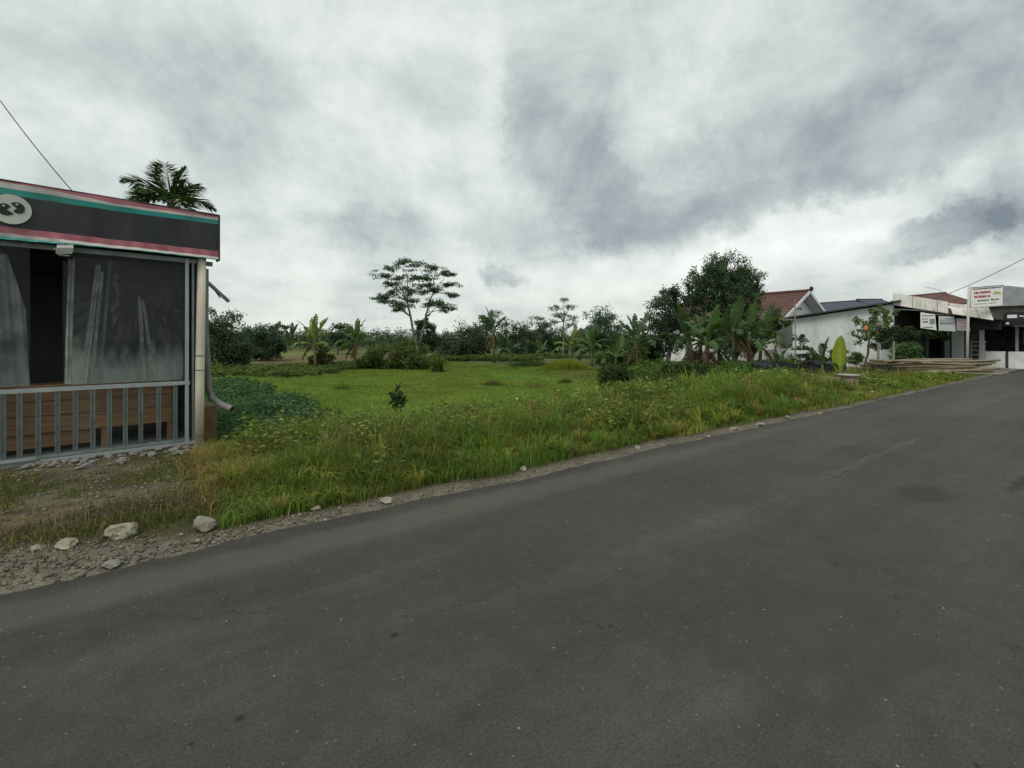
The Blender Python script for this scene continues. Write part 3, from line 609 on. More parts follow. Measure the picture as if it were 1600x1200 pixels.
sheet('plastic_curtain', 'plastic fold slanting right away from the straight one', lambda t: 1.98 - abs(t - .4) * .1, lin(kx(238), kx(223)), lin(kx(245), kx(227)), .90, .065, 'plastic_fold', .03, 10, 10)
def clear_sheet():
    """wide clear sheet with folds fanning down from where it is gathered"""
    xa, xb, za, zb = kx(112), kx(289), .885, 2.46; nx, nz = 150, 70; V = []; T = []
    anchors = [(kx(114), 2.45), (kx(160), 2.42), (kx(222), 2.1), (kx(280), 2.5)]
    for i in range(nx + 1):
        for j in range(nz + 1):
            x = xa + (xb - xa) * i / nx; z = za + (zb - za) * j / nz; y = .12
            for k, (ax, az_) in enumerate(anchors):
                dx, dz = x - ax, az_ + .12 - z; a = math.atan2(dx, max(dz, .02)); r_ = math.hypot(dx, dz); y += .020 * math.sin(a * (26 + 5 * k) + k) * math.exp(-r_ / .9) * min(1, r_ * 3)
            V.append((x, y + .006 * math.sin(x * 21 + z * 4) + .004 * math.sin(x * 47 - z * 9), z))
    for i in range(nx):
        for j in range(nz): a = i * (nz + 1) + j; T += [(a, a + nz + 1, a + nz + 2), (a, a + nz + 2, a + 1)]
    o = np_obj('plastic_curtain', V, T, 'clear_film'); o.data.polygons.foreach_set('use_smooth', [True] * len(T)); in_kiosk(o)
    tag(o, 'wide clear plastic sheet, grey haze painted at its foot, across the right window', 'curtain', 'plastic sheets hanging in the kiosk')
clear_sheet()
# floodlight under the banner
fl = thing('floodlight', 'small pale floodlight clipped under the kiosk banner', 'lamp', (KX, KY, KZ), KROT)
xl = kx(100, -.16)
MB().hexa([(xl - .07, -.30, 2.42), (xl + .07, -.30, 2.44), (xl + .07, -.15, 2.50), (xl - .07, -.15, 2.48), (xl - .06, -.31, 2.49), (xl + .08, -.31, 2.51), (xl + .08, -.16, 2.565), (xl - .06, -.16, 2.55)]).build('housing', 'lamp_body', fl)
MB().tube([(xl, -.13, 2.60), (xl - .02, -.16, 2.53), (xl - .09, -.2, 2.48)], .012, 6).build('bracket', 'galvanised', fl)
box('lens', 'sign_pale', fl, xl - .05, xl + .05, -.30, -.18, 2.415, 2.42)

# ================================================================== BUILDINGS ON THE RIGHT (local x = along the road, y = away from it)
def shop():
    u0, n0 = 34.0, 5.0; x, y = UN(u0, n0); z = -.05
    S = thing('shop_building', 'white shop with sloping porch roof seen from its stained side wall', 'shop', (x, y, z), ROAD_ROT)
    # side wall: local y 3.9..9.3, top falls to the rear
    MB().prism([(3.9, -.3), (9.3, -.3), (9.3, 3.02), (3.9, 3.68)], 'x', 0, .2).build('side_wall', 'warehouse_white', S)
    MB().prism([(9.3, -.3), (9.1, -.3), (9.1, 3.0), (9.3, 3.0)], 'x', .2, 11).build('rear_wall', 'warehouse_white', S)
    MB().prism([(3.5, 3.80), (9.7, 3.06), (9.7, 3.14), (3.5, 3.88)], 'x', -.35, 11).build('roof', 'dark_roof', S)
    MB().prism([(3.85, 3.84), (-.05, 2.72), (-.05, 2.78), (3.85, 3.92)], 'x', .12, 11).build('porch_roof', 'dark_roof', S)
    # pale board panels along the porch edge
    ys = [3.9, 3.55, 3.0, 2.45, 1.95, 1.5]
    for i in range(5):
        a, b = ys[i], ys[i + 1]; g = .012
        tz = lambda q: 3.24 + (q / 3.9) * 1.08 + .0; bz = lambda q: 2.66 + (q / 3.9) * .98
        o = .03 * (i % 2)
        MB().hexa([(-.10 - o, b + g, bz(b)), (-.04 - o, b + g, bz(b)), (-.04 - o, a - g, bz(a)), (-.10 - o, a - g, bz(a)), (-.10 - o, b + g, tz(b)), (-.04 - o, b + g, tz(b)), (-.04 - o, a - g, tz(a)), (-.10 - o, a - g, tz(a))]).build('fascia_panel', 'panel_white', S)
    # weathered sheets slanting outwards at the road end
    for i, (a, b) in enumerate(((1.5, 1.02), (1.0, .50), (.48, -.02))):
        q = MB(); k = 8
        for j in range(k):
            t0, t1 = a + (b - a) * j / k, a + (b - a) * (j + 1) / k; w0 = .015 * (j % 2); w1 = .015 * ((j + 1) % 2)
            zt = lambda t: 3.26 + t / 3.9 * .7; zb = lambda t: 2.62 + t / 3.9 * .98
            q.add([(-.02 - w0, t0, zt(t0) + .06), (-.02 - w1, t1, zt(t1) + .06), (-.50 - w1, t1 - .25, zb(t1)), (-.50 - w0, t0 - .25, zb(t0))], [(0, 1, 2, 3)])
            q.add([(-.02 - w0, t0, zt(t0) + .05), (-.02 - w1, t1, zt(t1) + .05), (-.50 - w1, t1 - .25, zb(t1) - .012), (-.50 - w0, t0 - .25, zb(t0) - .012)], [(0, 1, 2, 3)])
        q.build('awning_sheet', 'awning_white', S)
    MB().tube([(-.05, 3.9, 3.4), (-.05, 1.0, 3.05)], .03, 6).build('tie_bar', 'galvanised', S)
    MB().tube([(.0, 2.9, 3.3), (.0, 2.9, 3.6)], .03, 6).build('tie_bar', 'galvanised', S)
    # porch: dark rear wall with doors, grey-green piers
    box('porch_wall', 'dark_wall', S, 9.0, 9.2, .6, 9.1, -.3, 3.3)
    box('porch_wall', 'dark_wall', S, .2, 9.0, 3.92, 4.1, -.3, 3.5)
    box('roller_door', 'grey_door', S, 4.0, 6.2, 3.83, 3.92, 0, 2.0); box('roller_door', 'grey_door', S, 6.6, 8.8, 3.83, 3.92, 0, 2.0)
    box('roller_door', 'grey_door', S, 8.9, 9.0, 1.9, 3.6, 0, 2.0)
    for q in (6.4,): box('pier', 'green_grey', S, q - .12, q + .12, 3.70, 3.83, 0, 2.4)
    box('pier', 'green_grey', S, 3.0, 3.2, 1.46, 1.95, -.1, 2.9)
    box('pier', 'green_grey', S, 5.0, 5.2, 2.45, 2.65, -.1, 2.9)
    box('pier', 'green_grey', S, 3.55, 3.75, .70, .88, -.1, 2.65)
    box('lintel', 'dark_wall', S, 3.4, 3.6, -.0, 1.46, 2.2, 2.75)
    # steel shelving seen in the doorway
    sh = MB()
    for zz in (.5, .75, 1.0, 1.25, 1.5): sh.box(4.2, 4.6, .75, 1.35, zz, zz + .05)
    sh.box(4.2, 4.24, .75, .79, 0, 1.6); sh.box(4.2, 4.24, 1.31, 1.35, 0, 1.6); sh.build('shelf_rack', 'sign_pale', S)
    box('porch_floor', 'concrete', S, .1, 11, -.1, 3.9, -.25, .06)
    MB().tube([(2.0, 1.2, 3.1), (2.0, 1.7, 3.9), (2.0, 2.3, 4.5), (2.0, 3.0, 4.75)], .010, 5).build('whip_aerial', 'rust_iron', S)
    return S
shop()
def shop_right():
    u0, n0 = 38.2, 3.9; x, y = UN(u0, n0)
    S = thing('shop_building', 'dark open-fronted shop with low white walls at the right edge', 'shop', (x, y, -.05), ROAD_ROT)
    box('low_wall', 'white_wall', S, 0, .18, 1.02, 2.10, 0, .98); box('low_wall', 'white_wall', S, 0, .18, -.15, .90, 0, .98)
    box('pillar_and_dark_gap', 'dark_wall', S, -.04, .2, .905, 1.015, 0, .95)  # thin dark box paints the shade in the gap between the low walls
    box('pillar_and_dark_gap', 'white_wall', S, -.05, .25, -.5, -.2, 0, 1.05)
    box('porch_post', 'galvanised', S, .3, .42, .55, .67, 0, 2.5); box('porch_post', 'dark_wall', S, .3, .42, -1.0, -.9, 0, 2.5)
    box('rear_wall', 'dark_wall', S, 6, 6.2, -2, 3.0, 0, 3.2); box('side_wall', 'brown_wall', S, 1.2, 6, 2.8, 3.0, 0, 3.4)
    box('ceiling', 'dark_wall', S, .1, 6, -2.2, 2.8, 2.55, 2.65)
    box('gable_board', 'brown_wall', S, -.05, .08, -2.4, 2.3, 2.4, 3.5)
    MB().prism([(2.0, 3.52), (-2.6, 3.52), (-2.6, 3.75), (.8, 4.62), (1.6, 4.62)], 'x', -.2, .0).build('gable_sheet', 'grey_roof', S)
    MB().prism([(2.2, 3.5), (-2.8, 3.5), (-2.8, 3.7), (.9, 4.66), (1.6, 4.66)], 'x', .0, 8).build('roof', 'grey_roof', S)
    # black sign board with pale lettering and a sweeping stroke
    b = box('sign_board', 'sign_black', S, -.16, -.10, -1.2, 1.05, 2.42, 3.15)
    lt = MB()
    lt.box(-.168, -.164, .55, .93, 2.84, 3.02)
    for k, (a, c) in enumerate(((.46, .30), (.28, .16), (.14, .02), (0, -.12), (-.14, -.24), (-.26, -.38))): lt.box(-.168, -.164, c, a, 2.90, 2.97 + .02 * (k % 2))
    lt.build('lettering', 'sign_white', b)
    sw = MB(); pts = [(.1, 2.78), (-.1, 2.73), (-.3, 2.76), (-.45, 2.85), (-.52, 2.97)]
    for p, q in zip(pts[:-1], pts[1:]): sw.hexa([(-.172, p[0], p[1] - .03), (-.168, p[0], p[1] - .03), (-.168, q[0], q[1] - .03), (-.172, q[0], q[1] - .03), (-.172, p[0], p[1] + .03), (-.168, p[0], p[1] + .03), (-.168, q[0], q[1] + .03), (-.172, q[0], q[1] + .03)])
    sw.box(-.172, -.168, .30, .12, 2.80, 2.84); sw.build('swoosh_mark', 'sign_white', b)
    s2 = MB(); s2.box(-.172, -.168, .85, .98, 2.50, 2.60); s2.build('lettering', 'sign_white', b)
    box('banner_rail', 'sign_pale', S, -.14, -.12, -1.2, .7, 2.38, 2.40)
    c = box('floor', 'concrete', S, -.1, 6, -.6, 2.8, -.25, .0)
    # back signboard of the roof ridge
    return S
sr = shop_right()
yc = thing('hanging_cloth', 'yellow cloth hanging in the dark right-hand shop', 'cloth', (*UN(38.7, 4.05), 0), ROAD_ROT)
q = MB()
for i in range(10): q.add([(.05 + .03 * (i % 2), -.28 + i * .05, 1.35), (.05 + .03 * ((i + 1) % 2), -.23 + i * .05, 1.35), (.05 + .03 * ((i + 1) % 2), -.23 + i * .05, 2.05), (.05 + .03 * (i % 2), -.28 + i * .05, 2.05)], [(0, 1, 2, 3)])
q.build('cloth', 'yellow_cloth', yc); MB().tube([(.05, -.5, 2.06), (.05, .4, 2.06)], .012, 6).build('hanging_rod', 'rust_iron', yc)

def house():
    u0, n0 = 37.9, 15.5; x, y = UN(u0, n0)
    S = thing('house', 'white gabled house with red tiled roof behind the big tree', 'house', (x, y, -.2), ROAD_ROT)
    hw = 4.2; D = 9.0; ez, rz = 3.0, 5.2
    MB().prism([(-hw + .5, 0), (hw - .5, 0), (hw - .5, 3.3), (0, 5.05), (-hw + .5, 3.3)], 'y', 0, .2).build('gable_wall', 'white_wall', S)
    box('side_wall', 'white_wall', S, -hw + .5, -hw + .7, .2, D, 0, 3.2); box('side_wall', 'white_wall', S, hw - .7, hw - .5, .2, D, 0, 3.2); box('rear_wall', 'white_wall', S, -hw + .7, hw - .7, D - .2, D, 0, 3.2)
    for s in (-1, 1):
        k = 14
        for j in range(k):     # tile courses, each laid over the one below
            t0, t1 = j / k, (j + 1) / k
            xa, za = s * hw * (1 - t0), ez + (rz - ez) * t0; xb, zb = s * hw * (1 - t1), ez + (rz - ez) * t1
            m = MB().hexa([(xa, -.7, za), (xb, -.7, zb), (xb, D + .4, zb), (xa, D + .4, za), (xa, -.7, za + .135), (xb, -.7, zb + .10), (xb, D + .4, zb + .10), (xa, D + .4, za + .135)])
            m.build('tile_course', 'mossy_tile' if (s < 0 and j < 5) else 'red_tile', S)
        MB().hexa([(s * hw, -.69, ez - .035), (0, -.69, rz - .035), (0, -.01, rz - .035), (s * hw, -.01, ez - .035), (s * hw, -.69, ez - .01), (0, -.69, rz - .01), (0, -.01, rz - .01), (s * hw, -.01, ez - .01)]).build('soffit', 'white_wall', S)
        MB().hexa([(s * (hw + .06), -.76, ez - .06), (0, -.76, rz - .06), (0, -.72, rz - .06), (s * (hw + .06), -.72, ez - .06), (s * (hw + .06), -.76, ez + .17), (0, -.76, rz + .17), (0, -.72, rz + .17), (s * (hw + .06), -.72, ez + .17)]).build('barge_board', 'white_wall', S)
    MB().tube([(0, -.75, rz + .15), (0, D + .4, rz + .15)], .12, 8).build('ridge_cap', 'red_tile', S)
    MB().tube([(0, -.80, rz + .1), (0, -.82, rz + .30), (0, -.80, rz + .42)], [.10, .14, .09], 8).build('ridge_finial', 'dark_wall', S)
    for i in range(5): box('vent_slot', 'dark_wall', S, -.45 + i * .2, -.33 + i * .2, -.006, .02, 4.0, 4.16)
    # porch under the left eave
    box('porch_shade_box', 'dark_wall', S, -hw - 1.2, -hw + .49, 1.2, 4.2, 0, 2.55); box('porch_roof', 'mossy_tile', S, -hw - 1.6, -hw + .48, .6, 4.6, 2.58, 2.72)  # opening is a solid dark box, its inner shade put in as colour
    for yy in (.8, 2.4): box('porch_post', 'white_wall', S, -hw - 1.45, -hw - 1.33, yy, yy + .12, 0, 2.58)
    w = box('window', 'white_wall', S, .6, 2.2, -.03, .0, 1.0, 2.4); box('pane', 'dark_wall', S, .7, 1.35, -.045, -.032, 1.1, 2.3); box('pane', 'dark_wall', S, 1.45, 2.1, -.045, -.032, 1.1, 2.3)
    return S
house()
hs = thing('hanging_cloth', 'ochre cloth strip hanging at the house porch', 'cloth', (*UN(34.3, 15.3), 0), ROAD_ROT)
MB().box(-.1, .1, -.03, .0, 0.6, 1.9).build('cloth', 'yellow_cloth', hs); MB().tube([(-.12, -.015, 1.92), (.12, -.015, 1.92), (.12, .05, 2.4)], .012, 6).build('hanger', 'rust_iron', hs)
def roofhouse(name, label, px0, px1, py_top, py_low, d, roofm, wallm, slope=0.0, depth=6.0):
    xa, xb = (px0 - 800) / 750 * d, (px1 - 800) / 750 * d; zt = CAM_H + (532 - py_top) * d / 750; zl = CAM_H + (532 - py_low) * d / 750
    g = H((xa + xb) / 2, d + 2) - .1; S = thing(name, label, 'house', ((xa + xb) / 2, d, g)); w = (xb - xa) / 2; zt -= g; zl -= g
    box('wall', wallm, S, -w + .3, w - .3, .4, depth, 0, zl + .05)
    s = slope
    MB().hexa([(-w, -.1, zl), (w, -.1, zl + s), (w, depth / 2, zt + s), (-w + .6, depth / 2, zt), (-w, -.1, zl + .12), (w, -.1, zl + s + .12), (w, depth / 2, zt + s + .12), (-w + .6, depth / 2, zt + .12)]).build('roof_slope', roofm, S)
    MB().hexa([(-w, depth + .3, zl), (w, depth + .3, zl + s), (w, depth / 2, zt + s), (-w + .6, depth / 2, zt), (-w, depth + .3, zl + .12), (w, depth + .3, zl + s + .12), (w, depth / 2, zt + s + .118), (-w + .6, depth / 2, zt + .118)]).build('roof_slope', roofm, S)
    MB().tube([(-w + .5, depth / 2, zt + .12), (w, depth / 2, zt + s + .12)], .1, 6).build('ridge_cap', roofm, S)
    return S
roofhouse('house', 'dark blue-grey roof showing just above the white shop wall', 1278, 1372, 474, 489, 45, 'dark_roof', 'white_wall', .35)
roofhouse('house', 'dark grey ridge peeping up left of the porch panels', 1362, 1412, 466, 482, 52, 'dark_roof', 'white_wall', .0)
roofhouse('house', 'brown-red roof behind the shop porch panels', 1436, 1524, 462, 482, 44, 'red_tile', 'brown_wall', .45)

# fence wall in front of the house
def fence():
    ua, ub, n = 20.2, 33.6, 13.0; x, y = UN(ua, n); F = thing('garden_wall', 'low stained white garden wall behind the banana clump', 'wall', (x, y, -.3), ROAD_ROT)
    xs = [0, 1.9, 3.6, 5.3, 7.0, 8.7, 10.4, 12.1, 13.4]
    for i in range(len(xs) - 1):
        box('wall_panel', 'fence_white', F, xs[i] + .13, xs[i + 1] - .13, 0, .12, 0, 1.28)
        box('coping', 'fence_white', F, xs[i] + .13, xs[i + 1] - .13, -.03, .15, 1.28, 1.34)
    for i, q in enumerate(xs): box('pillar', 'fence_white', F, q - .125, q + .125, -.06, .19, 0, 1.72 if i == 0 else 1.42)
fence()
# ================================================================== SMALL OBJECTS
def GP(px, d): return ((px - 800) / 750 * d, d)
def ZP(py, d): return CAM_H + (532 - py) * d / 750
def stone_mesh(name, sx, sy, sz, seed, m, sub=3, rough=.28):
    r = random.Random(seed); bm = bmesh.new(); bmesh.ops.create_icosphere(bm, subdivisions=sub, radius=1)
    cuts = [(Vector((r.gauss(0, 1), r.gauss(0, 1), r.gauss(0, 1))).normalized(), r.uniform(.5, .85)) for _ in range(9)]
    for v in bm.verts:
        for c, k in cuts:
            d = v.co.dot(c)
            if d > k: v.co -= c * (d - k) * .92
        v.co *= 1 + r.uniform(-.09, .09) * rough * 3
        v.co = Vector((v.co.x * sx, v.co.y * sy, v.co.z * sz))
    zmin = min(v.co.z for v in bm.verts)
    for v in bm.verts: v.co.z -= zmin + sz * .42
    me = bpy.data.meshes.new(name); bm.to_mesh(me); bm.free(); me.materials.append(MATS[m]); return me
def stone(name, label, px, py, w, h, seed, m, group=None, dd=1.0, rz=0, cat='stone'):
    d = CAM_H * 750 / (py - 532); x, y = GP(px, d)
    for _ in range(6): d = (CAM_H - H(x, y)) * 750 / (py - 532); x, y = GP(px, d)
    me = stone_mesh(name, w * d / 1500, w * d / 1500 * dd, h * d / 1500 * 1.25, seed, m)
    o = bpy.data.objects.new(name, me); o.location = (x, y, H(x, y)); o.rotation_euler = (0, 0, rz); link(o); return tag(o, label, cat, group)
stone('stone', 'flat pale buff stone at the gravel edge, left of its neighbour', 190, 838, 46, 22, 3, 'stone_buff', rz=.3)
stone('stone', 'chunky grey stone lying alone beside the grass verge edge', 321, 828, 34, 30, 8, 'stone_pale', rz=.1)
stone('stone', 'yellowish low stone half sunk in the gravel at left', 103, 856, 32, 14, 12, 'stone_buff', rz=-.2)
stone('stone', 'small white stone at the far left of the gravel bank', 58, 860, 20, 10, 15, 'stone_buff', rz=.4)
stone('stone', 'small stone just behind the flat buff stone', 163, 823, 12, 10, 17, 'stone_pale')
stone('stone', 'rounded grey stone sunk at the asphalt edge', 176, 886, 26, 14, 19, 'rubble')
stone('concrete_chip', 'pale flat concrete chip on the shoulder, nearest the kiosk', 493, 798, 18, 9, 21, 'stone_buff', rz=.8, dd=.6, cat='concrete chip')
stone('concrete_chip', 'broad flat pale chip at the asphalt edge mid verge', 605, 786, 26, 9, 23, 'stone_buff', rz=.2, dd=.8, cat='concrete chip')
stone('concrete_chip', 'grey chip lying in the grass above the broad chip', 652, 748, 15, 8, 25, 'rubble', rz=.5, cat='concrete chip')
stone('concrete_chip', 'slim pale chip at the verge foot near the road middle', 818, 734, 12, 7, 27, 'stone_buff', rz=.5, cat='concrete chip')
stone('stone', 'small pale round stone on the shoulder below the shrubs', 996, 701, 9, 7, 31, 'stone_buff')
for i, (px, py, w) in enumerate(((1106, 684, 12), (1146, 672, 20), (1188, 664, 22), (1230, 654, 16), (1280, 648, 10))):
    stone('kerb_chip', ['lowest pale chip of the row along the far asphalt edge', 'long pale chip second in the row along the far asphalt edge', 'widest pale chip third in the row along the far asphalt edge', 'pale chip fourth in the row along the far asphalt edge', 'last small chip of the row towards the concrete pots'][i], px, py, w, 5, 40 + i, 'stone_buff', 'chips along the far asphalt edge', .5, .6, 'concrete chip')
# rubble heaped along the kiosk sill
protos = [stone_mesh('rubble_stone', .05, .042, .032, 60 + i, 'rubble', 2) for i in range(6)]
r2 = random.Random(5); cnt = 0
while cnt < 95:
    lx = r2.uniform(-1.75, .15); ly = -r2.random() ** 1.6 * .55 - .10
    if r2.random() < .3 * (-lx): continue
    x, y = KX + .728 * lx - .686 * ly, KY + .686 * lx + .728 * ly
    o = bpy.data.objects.new('rubble_stone', protos[cnt % 6]); s = r2.uniform(.45, 1.35); o.scale = (s, s, s * r2.uniform(.7, 1.1)); o.rotation_euler = (0, 0, r2.uniform(0, 6.3))
    o.location = (x, y, H(x, y) + .004); link(o); tag(o, 'small grey rubble stone strewn along the kiosk sill', 'stone', 'rubble along the kiosk sill'); cnt += 1
# litter
lo = stone('litter_scrap', 'crumpled white scrap on the grass below the bamboo', 1361, 617, 8, 7, 90, 'litter', cat='litter')

# wires
def wire(label, pts, r):
    q = []
    for a, b in zip(pts[:-1], pts[1:]):
        A, B = Vector(a), Vector(b); n = 14
        for i in range(n): t = i / n; p = A.lerp(B, t); p.z -= .02 * (B - A).length * 4 * t * (1 - t); q.append(p)
    q.append(Vector(pts[-1])); o = MB().tube(q, r, 5).build('overhead_wire', 'wire'); return tag(o, label, 'wire')
lxw = kx(112); wa = (KX + .728 * lxw - .686 * .5, KY + .686 * lxw + .728 * .5, KZ + 2.72)
wire('thin wire running from the kiosk roof up to the left', [(-6.02, 7.25, 2.92), (*GP(165, 7.3), ZP(356, 7.3)), (*GP(0, 8), ZP(157, 8)), (-12.5, 8.9, 8.2)], .008)
wire('dark wire sloping up to the right above the shop porch', [(*UN(38, 8.4), 3.9), (*GP(1600, 23), ZP(404, 23)), (48, 26, 8.5)], .016)

# sign on its pole
def sign():
    d = 24.0; x, y = GP(1511, d); g = H(x, y); S = thing('pole_sign', 'white advertising board with red lettering on a pale pole', 'sign', (x, y, g), R(-8))
    MB().tube([(0, 0, -.05), (.03, 0, 2.2), (.10, 0, 4.25)], [.062, .06, .055], 10).build('pole', 'pole_white', S, smooth=True)
    MB().tube([(-.02, .02, 0), (-.02, .02, .35)], .10, 8).build('pole_foot', 'rust_iron', S)
    W0, W1, Z0, Z1 = .14, 1.56, 3.12, 4.10
    def tilt(x_): return (x_ - W0) * .075
    def slab(name, m, x0, x1, z0, z1, y0, y1, par):
        return MB().hexa([(x0, y0, z0 + tilt(x0)), (x1, y0, z0 + tilt(x1)), (x1, y1, z0 + tilt(x1)), (x0, y1, z0 + tilt(x0)), (x0, y0, z1 + tilt(x0)), (x1, y0, z1 + tilt(x1)), (x1, y1, z1 + tilt(x1)), (x0, y1, z1 + tilt(x0))]).build(name, m, par)
    b = slab('board', 'sign_white', W0, W1, Z0, Z1, -.03, .03, S)
    for a in ((W0 - .03, W0, Z0, Z1), (W1, W1 + .03, Z0, Z1 + .03), (W0, W1, Z1, Z1 + .03), (W0, W1, Z0 - .03, Z0)): slab('frame_bar', 'ink_grey', a[0], a[1], a[2], a[3], -.045, .04, b)
    r = random.Random(3)
    def line(m, x0, x1, z, h):
        q = MB(); xx = x0
        while xx < x1 - .02:
            w = r.uniform(.03, .075)
            q.box(xx, min(xx + w, x1), -.036, -.032, z + tilt(xx), z + h * r.uniform(.85, 1) + tilt(xx)); xx += w + r.uniform(.008, .016) + (.03 if r.random() < .12 else 0)
        q.build('lettering', m, b)
    line('ink_dark', .24, 1.50, 4.00, .055); line('ink_red', .30, 1.05, 3.78, .12); line('ink_red', .30, 1.00, 3.58, .12); line('ink_dark', .44, .98, 3.40, .07); line('ink_dark', 1.04, 1.38, 3.40, .09); line('ink_grey', .30, 1.30, 3.26, .035)
    MB().prism([(1.1, 3.78), (1.5, 3.78), (1.45, 3.86), (1.38, 3.90), (1.25, 3.92), (1.16, 3.86)], 'y', -.036, -.032).build('picture_mark', 'ink_yellow', b)
sign()
# boards hung under the porch edge
def hung(label, n0, n1, z0, z1, m, skew, lines, cols):
    u = 33.72; x, y = UN(u, n0); S = thing('hanging_board', label, 'sign', (x, y, 0), ROAD_ROT, 'boards hung under the porch')
    w = n1 - n0
    b = MB().hexa([(0, 0, z0), (.04, 0, z0), (.04, w, z0 + skew), (0, w, z0 + skew), (0, 0 + .06, z1), (.04, .06, z1), (.04, w, z1 + skew), (0, w, z1 + skew)]).build('board', m, S)
    for q in (.12, w - .12): MB().tube([(.02, q, z1), (.02, q, z1 + .30)], .012, 5).build('hanger', 'rust_iron', S)
    r = random.Random(int(n0 * 10))
    for (a, bb, z, h), c in zip(lines, cols): MB().box(-.008, -.004, w * a, w * bb, z0 + (z1 - z0) * z + skew * .5, z0 + (z1 - z0) * (z + h) + skew * .5).build('lettering', c, b)
hung('white notice board hung under the porch, leftmost of three', 6.95, 7.62, 2.10, 2.96, 'sign_white', .14, [(.1, .42, .3, .34), (.5, .85, .42, .08), (.15, .9, .82, .06), (.2, .8, .08, .06), (.5, .9, .62, .05)], ['ink_grey', 'ink_dark', 'ink_grey', 'ink_grey', 'ink_grey'])
hung('pale grey notice board hung under the porch, middle of three', 6.18, 6.86, 2.02, 2.80, 'sign_pale', .06, [(.08, .92, .45, .18), (.1, .9, .72, .05), (.1, .6, .82, .05)], ['ink_grey', 'ink_grey', 'ink_grey'])
hung('faded pink board hung behind the sign pole, rightmost of three', 5.62, 6.14, 2.02, 2.64, 'sign_pink', .06, [(.1, .8, .5, .06)], ['sign_pale'])

# bamboo poles stacked by the shop
def bamboo():
    r = random.Random(11)
    mesh = []
    for k in range(4):
        L = 5.0; m = MB(); pts = []; rad = []
        for i in range(13):
            t = i / 12; pts.append((L * (t - .5), .05 * math.sin(t * 3 + k), .04 * math.sin(t * 4 + k * 2))); rad.append(.045 - .015 * t)
        m.tube(pts, rad, 7)
        for i in range(1, 12): m.tube([(pts[i][0] - .012, pts[i][1], pts[i][2]), (pts[i][0] + .012, pts[i][1], pts[i][2])], rad[i] + .006, 7)
        o = m.build('bamboo_pole', 'bamboo', smooth=True); mesh.append(o.data); bpy.data.objects.remove(o)
    x0, y0 = GP(1443, 22.6); n = 0; g = H(x0, y0)
    for lay in range(5):
        cnt = 9 - lay
        for i in range(cnt):
            o = bpy.data.objects.new('bamboo_pole', mesh[r.randrange(4)])
            dy = (i - (cnt - 1) / 2) * .15 + r.uniform(-.05, .05); a = R(-6) + R(r.uniform(-8, 8)) * (1 + .35 * lay); dx = r.uniform(-.8, .8)
            o.location = (x0 + dx - dy * math.sin(a), y0 + dy * math.cos(a), g + .07 + lay * .12 + r.uniform(-.02, .02)); o.rotation_euler = (0, R(r.uniform(-2.2, 2.2)), a + (math.pi if r.random() < .4 else 0))
            q = r.uniform(.75, 1.3); o.scale = (r.uniform(.75, 1.05), q, q); link(o); tag(o, 'cut bamboo pole in the long pile before the shop', 'bamboo pole', 'bamboo poles piled before the shop'); n += 1
    for i, (px, d, rot, lab) in enumerate(((1490, 21.2, -10, 'loose bamboo pole lying lowest, nearest the road'), (1505, 21.7, -4, 'loose bamboo pole poking out towards the sign pole'))):
        o = bpy.data.objects.new('bamboo_pole', mesh[i]); x, y = GP(px, d); o.location = (x, y, H(x, y) + .05); o.rotation_euler = (0, 0, R(rot)); o.scale = (.75, 1, 1); link(o); tag(o, lab, 'bamboo pole', 'bamboo poles piled before the shop')
bamboo()
for px, d, top, lab in ((1372, 23.6, 536, 'leaning wooden stake between fruit tree and bush'), (1396, 23.4, 533, 'upright wooden stake right against the leafy bush')):
    x, y = GP(px, d); g = H(x, y); o = MB().tube([(-.06, 0, -.2), (0, 0, .6), (.02, 0, ZP(top, d) - g)], [.06, .055, .045], 7).build('wooden_stake', 'stake_wood', loc=(x, y, g)); tag(o, lab, 'stake')
x, y = GP(1242, 19.5); g = H(x, y); tag(MB().tube([(0, 0, -.2), (.02, 0, 1.5), (.0, 0, 3.2)], [.03, .027, .022], 7).build('thin_pole', 'stake_wood', loc=(x, y, g)), 'thin straight pole standing before the house gable', 'pole')

# concrete pots
def pots():
    d = 14.6; x, y = GP(1298, d); g = H(x, y) - .03
    o = MB(); n = 20; prof = [(.24, 0), (.25, .2), (.255, .42), (.20, .42), (.20, .1)]
    def lathe(prof):
        vs = [(r_ * math.cos(2 * math.pi * i / n), r_ * math.sin(2 * math.pi * i / n), z) for r_, z in prof for i in range(n)]; fs = []
        for k in range(len(prof) - 1):
            for i in range(n): fs.append((k * n + i, k * n + (i + 1) % n, (k + 1) * n + (i + 1) % n, (k + 1) * n + i))
        fs.append(tuple(range(n))[::-1]); fs.append(tuple(range((len(prof) - 1) * n, len(prof) * n))); return vs, fs
    p = MB().add(*lathe(prof)).build('concrete_ring', 'tan_concrete', loc=(x, y, g), smooth=False); tag(p, 'tan concrete ring pot, open top, left of the lidded one', 'concrete pot')
    x, y = GP(1326, d + .1); g = H(x, y) - .03
    S = thing('concrete_ring', 'tan concrete ring pot with a pale flat lid', 'concrete pot', (x, y, g))
    MB().add(*lathe([(.235, 0), (.245, .2), (.25, .44), (.1, .44)])).build('ring', 'tan_concrete', S)
    MB().add(*lathe([(.30, .445), (.31, .46), (.31, .49), (.1, .50)])).build('lid', 'concrete', S)
pots()
